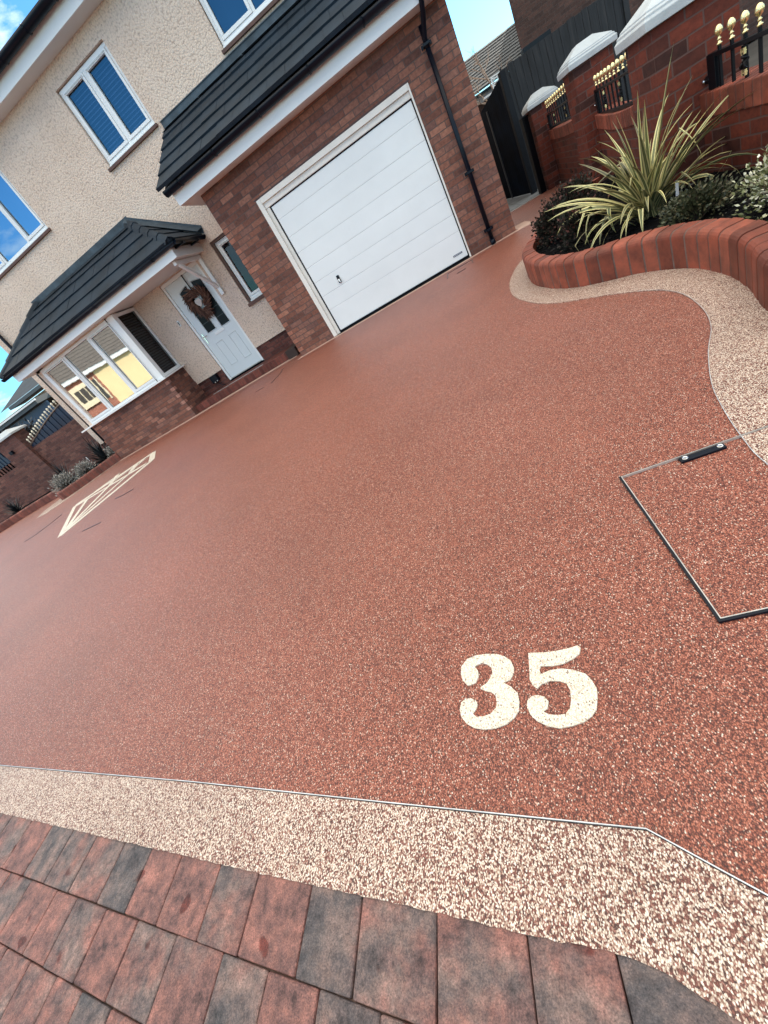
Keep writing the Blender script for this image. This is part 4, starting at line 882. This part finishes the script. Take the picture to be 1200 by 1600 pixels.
def leaf_shrub(name, label, loc, rx, ry, rz_, n, lw, ll, mat, seed, stems=14, cat='shrub', group=None, up=.3):
    group = group or ({'dark_shrub': 'dark shrubs in the right planter', 'silver_shrub': 'silver shrubs in the left planter'}.get(name))
    t = thing(name, label, cat, loc, 0, group); rg = random.Random(seed)
    sm = MB(); ends = []
    for i in range(stems):
        az = rg.uniform(0, 6.28); rr_ = rg.uniform(.2, 1)
        e = Vector((math.cos(az)*rx*rr_*.85, math.sin(az)*ry*rr_*.85, rz_*rg.uniform(.55, 1.0)*(1.15-rr_*.4))); m_ = e*.5+Vector((0, 0, rz_*.1))
        sm.tube([(0, 0, -.02), m_, e], [.006, .004, .002], 5, cap=False); ends.append((m_, e))
    sm.build('stems', plain('twig_'+name, (.08, .05, .035), .8), t)
    lf = MB()
    for i in range(n):
        if rg.random() < .75:
            m_, e = rg.choice(ends); p = m_.lerp(e, rg.uniform(-.1, 1.08))+Vector((rg.gauss(0, rx*.13), rg.gauss(0, ry*.13), rg.gauss(0, rz_*.09)))
        else:
            while True:
                q = Vector((rg.uniform(-1, 1), rg.uniform(-1, 1), rg.uniform(0, 1)))
                if .5 < q.length < 1: break
            p = Vector((q.x*rx, q.y*ry, q.z*rz_))
        if p.z < -.01: continue
        d = (p-Vector((0, 0, rz_*.3))).normalized()+Vector((rg.gauss(0, .5), rg.gauss(0, .5), rg.gauss(up, .5))); d.normalize()
        s = d.cross(Vector((rg.gauss(0, 1), rg.gauss(0, 1), rg.gauss(0, 1)))).normalized(); l = ll*rg.uniform(.6, 1.3); w_ = lw*rg.uniform(.7, 1.2); nn = d.cross(s)
        lf.add([p, p+d*l*.45+s*w_+nn*w_*.3, p+d*l, p+d*l*.45-s*w_+nn*w_*.3, p+d*l*.5], [(0, 1, 4), (1, 2, 4), (2, 3, 4), (3, 0, 4)], rg.random()**1.2)
    lf.build('foliage', mat, t)
    return t
leaf_shrub('dark_shrub', 'dark reddish shrub at the far left tip of the right planter', (0.97, 4.84, .13), .19, .25, .31, 3800, .010, .026, DKLEAF, 1, 40)
leaf_shrub('dark_shrub', 'dark shrub between the striped flax and the brick edging', (1.03, 4.22, .13), .20, .20, .28, 3200, .010, .026, DKLEAF, 2, 36)
leaf_shrub('dark_shrub', 'dark reddish shrub behind the left tip shrub, beside the path', (1.25, 5.25, .13), .24, .28, .36, 2600, .010, .026, DKLEAF, 12, 30)
leaf_shrub('olive_shrub', 'low olive shrub right of the striped flax plant', (1.38, 3.22, .13), .21, .20, .17, 2200, .008, .022, OLEAF, 3, 28)
leaf_shrub('variegated_shrub', 'cream variegated shrub at the right edge of the planter', (1.52, 2.66, .13), .19, .22, .30, 2200, .007, .026, VLEAF, 4, 40, up=.4)

# ------------------------------------------------------------------ right boundary wall with piers, railings
bw = thing('boundary_wall', 'dark red brick boundary wall with capped piers and gold-tipped railings on the right', 'wall', (1.8, 5, 0))
BO = Vector((1.8, 5, 0))
def pier(x, y, w, d, ztop, zcap, rot=0.0, z0=-.05):
    m = MB(); m.box(0, w, 0, d, z0, ztop)
    p = m.build('pier', WALLB, bw, loc=Vector((x, y, 0))-BO, rz=rot)
    c = MB(); o = .045
    def rect(e, z): return [(-e, -e, z), (w+e, -e, z), (w+e, d+e, z), (-e, d+e, z)]
    lv = [rect(o, ztop+.002), rect(o+.004, ztop+.052), rect(o-.006, ztop+.062), rect(o-.012, ztop+.066), rect(o-.012, ztop+.080), rect(o-.024, ztop+.088), rect(o-.030, ztop+.090), rect(o-.030, ztop+.100)]
    vs = [q for l in lv for q in l]
    k = len(vs); m2 = min(w, d)*.30
    vs += [(m2, m2, zcap), (w-m2, m2, zcap), (w-m2, d-m2, zcap), (m2, d-m2, zcap)]
    fs = [(3, 2, 1, 0)]+[(a*4+i, a*4+(i+1) % 4, a*4+4+(i+1) % 4, a*4+4+i) for a in range(len(lv)) for i in range(4)]+[(k, k+1, k+2, k+3)]
    c.add(vs, fs); c.build('cap', CAPM, p, bevel=.003)
    return p
pier(1.655, 4.20, .49, .44, 1.100, 1.285)
pier(2.015, 7.20, .44, .44, 1.285, 1.475)
pier(2.145, 10.40, .44, .44, 1.275, 1.465, z0=0.0)
# coping: soldier course, dips slightly between piers, with plain brick wall below
def wall_run(x0, y0, x1, y1, zc, sag=.05, th=.215, z0=-.05):
    a = Vector((x0, y0, 0)); b = Vector((x1, y1, 0)); L = (b-a).length; rz = math.atan2(y1-y0, x1-x0)
    m = MB(); N = 16
    def zt(s): return zc-.14-sag*math.sin(math.pi*s/L)*1.0
    for i in range(N):
        s0, s1 = L*i/N, L*(i+1)/N; z_0, z_1 = zt(s0), zt(s1)
        m.add([(s0, 0, z0), (s1, 0, z0), (s1, 0, z_1), (s0, 0, z_0), (s0, th, z0), (s1, th, z0), (s1, th, z_1), (s0, th, z_0)], [(0, 1, 2, 3), (5, 4, 7, 6), (3, 2, 6, 7)])
    m.build('wall', WALLB, bw, loc=a-BO, rz=rz)
    c = MB(); n = int(L/.078)
    for i in range(n):
        s = L*(i+.5)/n; z = zt(s)+.001; c.box(s-.0345, s+.0345, -.012, th+.012, z, z+.14, random.random())
    c.build('coping', BUL, bw, loc=a-BO, rz=rz, bevel=.006)
    c2 = MB()
    for i in range(N):
        s0, s1 = L*i/N, L*(i+1)/N; z_0, z_1 = zt(s0)+.131, zt(s1)+.131
        c2.add([(s0, -.006, z_0-.13), (s1, -.006, z_1-.13), (s1, -.006, z_1), (s0, -.006, z_0), (s1, th, z_1), (s0, th, z_0)], [(0, 1, 2, 3), (3, 2, 4, 5)])
    c2.build('mortar', MORT, bw, loc=a-BO, rz=rz)
def railing(x0, y0, x1, y1, zb, zt, ztip, nb, emb=(), post=True, arch=0.0):
    a = Vector((x0, y0, 0)); b = Vector((x1, y1, 0)); L = (b-a).length; rz = math.atan2(y1-y0, x1-x0)
    def off(s): return -arch*math.sin(math.pi*s/L)
    m = MB(); N = 12
    for i in range(N):
        s0, s1 = L*i/N, L*(i+1)/N
        for z, h in ((zb, .028), (zt, .022)):
            o0, o1 = off(s0), off(s1)
            m.add([(s0, -.018, z+o0), (s1, -.018, z+o1), (s1, -.018, z+o1+h), (s0, -.018, z+o0+h), (s0, .018, z+o0), (s1, .018, z+o1), (s1, .018, z+o1+h), (s0, .018, z+o0+h)], [(0, 1, 2, 3), (5, 4, 7, 6), (3, 2, 6, 7), (1, 0, 4, 5)])
    m.box(-.01, .075, -.02, .02, zb-.01, zt+.02); m.box(L-.04, L+.01, -.02, .02, zb-.01, zt+.02)
    m.tube([(-.05, 0, (zb+zt)/2), (.0, 0, (zb+zt)/2)], .024, 10)
    r = m.build('railing', IRON, bw, loc=a-BO, rz=rz, bevel=.002)
    sc = MB().lathe([(.013, 0), (.010, .006), (.004, .009)], (0, 0, 0), 10, M=Matrix.Translation((-.055, -.024, (zb+zt)/2)) @ Matrix.Rotation(R(90), 4, 'X'))
    sc.build('bolt', CHROME, r)
    first = None; ff = None
    for i in range(nb):
        s = .10+(L-.16)*i/(nb-1)
        if first is None:
            first = MB().box(-.008, .008, -.008, .008, 0, ztip-zb-.085).build('bar', IRON, r, bevel=.002)
            prof = [(.005, 0), (.014, .003), (.016, .010), (.007, .016), (.007, .026), (.013, .031), (.006, .036), (.007, .046), (.018, .055), (.022, .068), (.021, .082), (.013, .095), (.003, .101)]
            ff = MB().lathe(prof, (0, 0, 0), 10).build('finial', GOLD, r, smooth=True); fo, bo = ff, first
        else:
            bo = first.copy(); COL.objects.link(bo); bo.parent = r; fo = ff.copy(); COL.objects.link(fo); fo.parent = r
        bo.location = (s, 0, zb+off(s)); fo.location = (s, 0, ztip-.098+off(s))
        if i in emb:
            e = MB(); h0 = zb+.05; h1 = zt-.03; 
            for k in range(4):
                for sg in (-1, 1):
                    pts = [(s+sg*.022*math.sin(t*math.pi), -.012+.012*math.cos(t*math.pi*2+k), h0+(h1-h0)*(.2+.6*(t*.5+k*.125))) for t in [q/8 for q in range(9)]]
                    e.tube(pts, .005, 5)
            e.tube([(s, -.012, h0), (s, -.012, h1)], .006, 6); e.build('scroll_emblem', IRON, r)
            gl = MB()
            for z in (h0, h1-.03): gl.box(s-.016, s-.006, -.020, -.008, z, z+.03); gl.box(s+.006, s+.016, -.020, -.008, z, z+.03); gl.box(s-.018, s+.018, -.022, -.006, z+.012, z+.018)
            gl.build('gold_knuckle', GOLD, r)
    return r
wall_run(1.90, 4.20, 2.05, .3, .62, .05)
wall_run(2.16, 7.20, 1.80, 4.64, .765, .05)
wall_run(2.36, 10.40, 2.14, 7.64, .85, .03, z0=0)
railing(1.945, 4.14, 2.04, 2.0, .570, .782, .925, 17, emb=(2, 8), arch=.03)
railing(2.19, 7.14, 1.853, 4.66, .735, .968, 1.115, 13, emb=(2, 6), arch=.012)
railing(2.385, 10.34, 2.10, 7.66, .855, 1.055, 1.255, 12, emb=(3, 8))

# fence, gate, things beyond
fn = thing('fence', 'tall dark weathered board fence behind the right boundary wall', 'fence', (2.15, 11.9, 0))
fb = MB(); x = 0.0; rg = random.Random(8)
while x < 2.15:
    w_ = rg.uniform(.11, .15); fb.box(x+.003, min(x+w_, 2.17)-.003, rg.uniform(0, .012), .035, 0, 2.16+rg.uniform(-.012, .012), rg.random()); x += w_
fb.build('boards', FENCE, fn)
MB().box(-.02, .0, -.02, .08, 0, 2.18).build('post', FENCE, fn); MB().box(2.17, 2.26, -.03, .08, 0, 2.20).build('post', FENCE, fn)
MB().box(-.02, 2.19, .036, .06, 1.95, 2.05).build('rail', FENCE, fn)
ga = thing('side_gate', 'dark blue-black side gate standing open beyond the garage corner', 'gate', (2.06, 11.5, 0))
gm = MB(); L = 3.3; rz = math.atan2(3.28, -.34)
N = 22
for i in range(N):
    s0, s1 = L*i/N+.003, L*(i+1)/N-.003; zf = lambda q: 2.04-.24*(q/L)+.0*math.sin(math.pi*q/L)
    yo = .004*(i % 2)
    gm.add([(s0, yo, .03), (s1, yo, .03), (s1, yo, zf(s1)), (s0, yo, zf(s0)), (s0, .03, .03), (s1, .03, .03), (s1, .03, zf(s1)), (s0, .03, zf(s0))], [(0, 1, 2, 3), (5, 4, 7, 6), (3, 2, 6, 7), (0, 3, 7, 4), (2, 1, 5, 6)])
gm.build('gate_leaf', GATEM, ga, rz=rz)
MB().box(1.55, 1.59, .03, .06, .02, 1.80).build('edge_strip', plain('edge_grey', (.05, .052, .056), .5, spec=.2), ga, rz=rz)
MB().box(-.05, .06, -.05, .06, 0, 2.10).build('post', plain('gate_post', (.006, .008, .012), .6, spec=.2), ga, rz=.2, bevel=.005)
lt = MB(); lt.tube([(2.9, .045, .62), (2.93, .075, .42), (2.9, .045, .25)], .012, 8); lt.build('pull_handle', CHROME, ga, rz=rz, smooth=True)
MB().box(2.5, 2.54, .03, .05, .92, 1.02).build('latch', CHROME, ga, rz=rz)
tp = thing('wall_end_post', 'black post standing against the far end pier of the boundary wall', 'post', (2.06, 10.62, 0))
MB().box(-.06, .05, -.05, .05, 0, 1.22).box(-.07, .06, -.06, .06, 1.22, 1.25).build('post', IRON, tp, rz=.3)

ng = thing('neighbour_house', 'tall brown brick house rising behind the dark fence', 'house', (3.42, 16, 0))
MB().prism([(0.03, 0), (12, 0), (12, 8), (2.6, 8)], 0, 12).build('wall', FARB, ng)
MB().prism([(-.1, -.3), (12.2, -.3), (12.2, 8.3), (2.5, 8.3)], 12, 12.2).build('roof', TILE, ng)
MB().box(.0, .7, -.3, -.001, 2.3, 2.62).build('gutter_end', BLACK, ng, bevel=.01)
fr_ = thing('far_bungalow', 'low tiled bungalow roof seen over the gate', 'house', (0, 18, 0))
rt = MB(); slope_tiles(rt, -1.0, 5.6, 0, 2.62, 2.4, 3.75, 13, tw=.3, th=.05); rt.build('roof', plain('grey_roof_tile', (.10, .11, .12), .7, .2), fr_)
MB().box(-1, 5.6, 0.02, .06, 2.36, 2.60).build('fascia', plain('grey_fascia', (.28, .29, .30), .6), fr_); MB().box(-1, 5.6, .3, 5, 0, 2.42).build('wall', FARB, fr_)
MB().box(-1, 5.6, -.06, .019, 2.52, 2.58).build('gutter', BLACK, fr_)

def bare_tree(name, label, loc, h, seed, mat, depth=4):
    t = thing(name, label, 'tree', loc); rg = random.Random(seed); m = MB()
    def br(p, d, l, r, k):
        e = p+d*l; m.tube([p, p+d*l*.5+Vector((rg.gauss(0, .04), rg.gauss(0, .04), 0))*l, e], [r, r*.8, r*.62], 5, cap=False)
        if k == 0: return
        for i in range(3 if k > 1 else 4):
            nd = (d+Vector((rg.gauss(0, .55), rg.gauss(0, .55), rg.gauss(.05, .35)))).normalized(); br(p+d*l*rg.uniform(.55, 1), nd, l*rg.uniform(.6, .8), r*.55, k-1)
    br(Vector((0, 0, 0)), Vector((0, 0, 1)), h*.42, .045, depth); m.build('branches', mat, t); return t
bare_tree('bare_tree', 'small bare pale-twigged tree above the side gate', (2.33, 14.0, 1.25), 1.75, 5, TRUNK, 5)
bt_ = thing('bird_table', 'white lattice-sided bird table above the side gate', 'bird table', (2.2, 13.0, 0))
ltm = MB()
ltm.box(-.10, .10, -.01, .01, 2.03, 2.05); ltm.box(-.10, .10, -.01, .01, 2.24, 2.26); ltm.box(-.10, -.085, -.009, .009, 2.05, 2.24); ltm.box(.085, .10, -.009, .009, 2.05, 2.24)
for k in range(3):
    z = 2.05+.063*k
    ltm.add([(-.09, -.006, z), (.09, -.006, z+.05), (.09, -.006, z+.066), (-.09, -.006, z+.016)], [(0, 1, 2, 3)]); ltm.add([(.09, -.004, z), (-.09, -.004, z+.05), (-.09, -.004, z+.066), (.09, -.004, z+.016)], [(0, 1, 2, 3)])
ltm.build('lattice', WHITE, bt_)
MB().box(-.34, .14, -.12, .12, 1.995, 2.028).build('shelf', WHITE, bt_); MB().box(-.03, .03, -.03, .03, 0, 1.995).build('post', TRUNK, bt_)
MB().lathe([(.02, 0), (.045, .02), (.035, .07), (.012, .11)], (-.24, -.05, 1.84), 10).build('ornament', plain('cream_ornament', (.6, .5, .4), .6), bt_)

# ------------------------------------------------------------------ left side: planter, wall, neighbours
lp = thing('planter', 'low brick planter left of the bay window with silver plants', 'planter', (-9.6, 8.0, 0)); PO = Vector((-9.6, 8.0, 0))
bm2, mm2 = MB(), MB()
edging([(-14.5, 7.75), (-13.3, 8.05), (-12.2, 8.25), (-11.0, 8.25), (-10.45, 8.0), (-10.20, 7.60), (-9.85, 7.36), (-9.45, 7.50), (-9.15, 7.80), (-8.85, 8.10), (-8.60, 8.28)][::-1], False, .19, .115, bm2, mm2, side=1)
DBUL = attr_mat('planter_brick_brown', [(0, (.12, .035, .025)), (1, (.21, .065, .045))], .6, bmp=.3)
b2 = bm2.build('brick_edging', DBUL, lp); mm2.build('mortar', MORT, lp)
MB().prism([(-14.5, 7.85), (-13.3, 8.15), (-12.2, 8.33), (-11.0, 8.33), (-10.4, 8.05), (-10.13, 7.66), (-9.85, 7.45), (-9.5, 7.58), (-9.2, 7.88), (-8.9, 8.18), (-8.63, 8.35), (-8.63, 9.5), (-14.5, 9.5)], -.02, .12).build('soil', SOIL, lp, loc=-PO)
MB().prism([(-8.60, 8.22), (-8.85, 7.95), (-9.10, 7.52), (-9.50, 7.12), (-9.95, 6.86), (-10.45, 6.95), (-10.65, 7.35), (-10.45, 7.85), (-10.2, 7.62), (-9.85, 7.38), (-9.45, 7.52), (-9.15, 7.84), (-8.85, 8.14), (-8.62, 8.3)], -.02, .005).build('border_strip', CREAM, kind='structure')
def spiky(name, label, loc, n, L, w_, mat, seed, group=None):
    group = {'cordyline': 'dark spiky plants in the left planter'}.get(name)
    t = thing(name, label, 'plant', loc, 0, group); rg = random.Random(seed); m = MB()
    for i in range(n): blade(m, (rg.gauss(0, .02), rg.gauss(0, .02), rg.uniform(0, .05)), rg.uniform(0, 6.28), rg.uniform(.05, 1.35), L*rg.uniform(.6, 1.1), w_*rg.uniform(.7, 1.2), rg.uniform(.1, 1.0), rg, seg=6)
    m.build('blades', mat, t, smooth=True); return t
spiky('cordyline', 'dark spiky cordyline beside the bay window corner', (-9.45, 8.75, .1), 90, .62, .022, NLEAF, 41)
spiky('cordyline', 'dark spiky cordyline behind the rounded tip of the left planter', (-11.0, 8.75, .1), 110, .62, .022, NLEAF, 42)
spiky('cordyline', 'dark spiky plant at the far left edge of the photo', (-13.2, 8.6, .1), 90, .55, .022, NLEAF, 43)
spiky('upright_plant', 'dark upright narrow plant against the left wall', (-10.05, 9.2, .1), 40, .8, .02, NLEAF, 44)
leaf_shrub('silver_shrub', 'large silver-leaved shrub at the rounded tip of the left planter', (-10.05, 7.85, .1), .34, .30, .34, 1500, .012, .060, SLEAF, 6, 36, up=.6)
leaf_shrub('silver_shrub', 'silver-leaved shrub in the middle of the left planter', (-9.50, 8.10, .1), .30, .26, .32, 1100, .012, .060, SLEAF, 7, 30, up=.8)
leaf_shrub('silver_shrub', 'small silver shrub close to the bay window brickwork', (-8.88, 8.52, .1), .18, .18, .28, 500, .010, .050, SLEAF, 8, 20, up=.6)
tag(MB().box(-.012, .012, -.001, .001, 0, .12).build('plant_label', plain('white_tag_b', (.75, .75, .75), .4), loc=(-9.7, 8.55, .32)), 'small white plant tag by the spiky plant near the bay', 'plant tag')

lw = thing('boundary_wall', 'brown brick boundary wall with blue infill panels left of the house', 'wall', (-12, 9.8, 0)); LO = Vector((-12, 9.8, 0))
LB = brick('left_wall_brick', [(0, (.085, .04, .036)), (.5, (.14, .06, .05)), (1, (.19, .09, .07))], (.11, .065, .058))
MB().box(-18, -9.0, 9.8, 10.03, 0, 1.30).build('wall', LB, lw, loc=-LO)
pr1 = MB().box(-13.25, -12.33, 9.70, 10.1, 0, 1.83).build('pier', LB, lw, loc=-LO)
cc = MB(); a, b, c, d = -13.33, -12.25, 9.62, 10.18
cc.add([(a, c, 1.832), (b, c, 1.832), (b, d, 1.832), (a, d, 1.832), (a, c, 1.88), (b, c, 1.88), (b, d, 1.88), (a, d, 1.88), (a+.35, 9.88, 2.02), (b-.35, 9.88, 2.02)], [(3, 2, 1, 0), (0, 1, 5, 4), (1, 2, 6, 5), (2, 3, 7, 6), (3, 0, 4, 7), (4, 5, 9, 8), (6, 7, 8, 9), (5, 6, 9), (7, 4, 8)])
cc.build('cap', CAPM, pr1)
def blue_panel(xa, xb, z0, za, zb, tips):
    m = MB(); N = 28
    def zt(x): t = (x-xa)/(xb-xa); return za+(zb-za)*math.sin(math.pi*min(1, t)*.5)
    for i in range(N):
        u0_, u1_ = xa+(xb-xa)*i/N, xa+(xb-xa)*(i+1)/N; yo = 9.80 if i % 2 else 9.815
        m.add([(u0_, yo, z0), (u1_, yo, z0), (u1_, yo, zt(u1_)), (u0_, yo, zt(u0_)), (u0_, 9.85, z0), (u1_, 9.85, z0), (u1_, 9.85, zt(u1_)), (u0_, 9.85, zt(u0_))], [(0, 1, 2, 3), (5, 4, 7, 6), (3, 2, 6, 7), (0, 3, 7, 4), (1, 5, 6, 2)])
    p = m.build('blue_panel', BLUEP, lw, loc=-LO)
    rl = MB(); rl.tube([(xa+(xb-xa)*i/20, 9.80, zt(xa+(xb-xa)*i/20)+.01) for i in range(21)], .018, 6); rl.build('top_rail', plain('rail_bronze', (.16, .13, .11), .4, metal=.5), p)
    if tips:
        n = int((xb-xa)/.125); fi = None
        for i in range(n):
            x = xa+.06+(xb-xa)*i/n
            if fi is None:
                fi = MB().lathe([(.008, 0), (.010, .05), (.022, .06), (.010, .075), (.010, .09), (.028, .115), (.026, .14), (.006, .165)], (0, 0, 0), 8).build('finial', plain('pale_gold', (.8, .74, .6), .4), p, smooth=True); o = fi
            else:
                o = fi.copy(); COL.objects.link(o); o.parent = p
            o.location = (x, 9.82, zt(x)+.02)
blue_panel(-12.3, -9.5, 1.30, 1.36, 1.80, True); blue_panel(-15.5, -13.45, 1.12, 1.65, 1.65, False)
lamp_ = MB().box(-12.95, -12.83, 9.62, 9.699, 1.42, 1.52).build('wall_light', BLACK, lw, loc=-LO, bevel=.01)

nb = thing('neighbour_house', 'pale neighbour house with dark roof glimpsed left of the bay window', 'house', (-21, 19, 0)); NO = Vector((-21, 19, 0))
m = MB(); m.box(-27.0, -17, 19, 25, 0, 3.35); m.build('wall', plain('pale_wall', (.60, .42, .30), .8, .1), nb, loc=-NO)
m = MB(); m.box(-27.0, -18.0, 16.2, 19.5, 2.75, 2.98); m.build('carport_roof', plain('dark_fascia', (.05, .055, .06), .5), nb, loc=-NO)
MB().box(-27.0, -17.9, 16.12, 16.198, 2.90, 2.96).build('trim', WHITE, nb, loc=-NO); MB().box(-27, -18.0, 16.6, 16.7, 1.2, 2.7).build('panel', NAVY, nb, loc=-NO)
MB().box(-21.9, -17.0, 18.2, 19.2, 3.4, 3.55).build('canopy', plain('dark_canopy', (.06, .065, .07), .5), nb, loc=-NO)
MB().add([(-23.0, 18.5, 3.6), (-17, 18.5, 3.6), (-17, 22, 5.0), (-22.0, 22, 5.0)], [(0, 1, 2, 3)]).build('roof', TILE, nb, loc=-NO)
leaf_shrub('garden_tree', 'dark leafy tree behind the left boundary wall pier', (-15.2, 12.2, 1.2), .9, .8, .95, 1600, .03, .13, NLEAF, 9, 30, cat='tree')

# ------------------------------------------------------------------ houses opposite (seen only in the window reflections)
oh = thing('opposite_house', 'sunlit yellow and red brick house across the road, mirrored in the bay window', 'house', (-34, -12.4, 0), math.atan2(-6, 3.2))
MB().box(-6, 6.3, -6, 0, 0, 4.35).build('brick_wall', SUNB, oh)
MB().box(6.3, 16, -6, .02, 0, 4.35).build('rendered_wall', YELW, oh)
MB().box(-6.3, 16.3, .45, .5, 4.25, 4.55).box(-6.3, 16.3, -6, .45, 4.22, 4.26).build('fascia', WHITE, oh)
orf = MB(); 
for k in range(14):
    t0, t1 = k/14, (k+1)/14; orf.add([(-6.4, .55-6*t0, 4.55+4.2*t0+.05), (16.4, .55-6*t0, 4.55+4.2*t0+.05), (16.4, .55-6*t1, 4.55+4.2*t1), (-6.4, .55-6*t1, 4.55+4.2*t1), (-6.4, .55-6*t0, 4.55+4.2*t0), (16.4, .55-6*t0, 4.55+4.2*t0)], [(3, 2, 1, 0), (0, 1, 5, 4)])
orf.build('roof', plain('grey_brown_roof', (.10, .09, .085), .8, .2), oh)
ow = MB().box(3.5, 5.3, .001, .30, 2.0, 3.9).build('window', plain('cream_surround', (.8, .7, .5), .7), oh)
om = MB()
for k in range(3): om.box(3.7+.5*k, 3.7+.5*k+.42, .301, .32, 2.45, 3.55)
om.build('pane', plain('dark_pane', (.05, .04, .035), .2), ow)
o2 = MB().box(5.62, 5.95, .001, .08, 1.9, 3.75).build('window', plain('dark_pane_b', (.04, .04, .04), .2), oh)
MB().box(5.5, 5.62, .001, .12, 1.7, 3.9).box(5.95, 6.07, .001, .12, 1.7, 3.9).build('surround', plain('cream_surround_b', (.8, .7, .5), .7), o2)
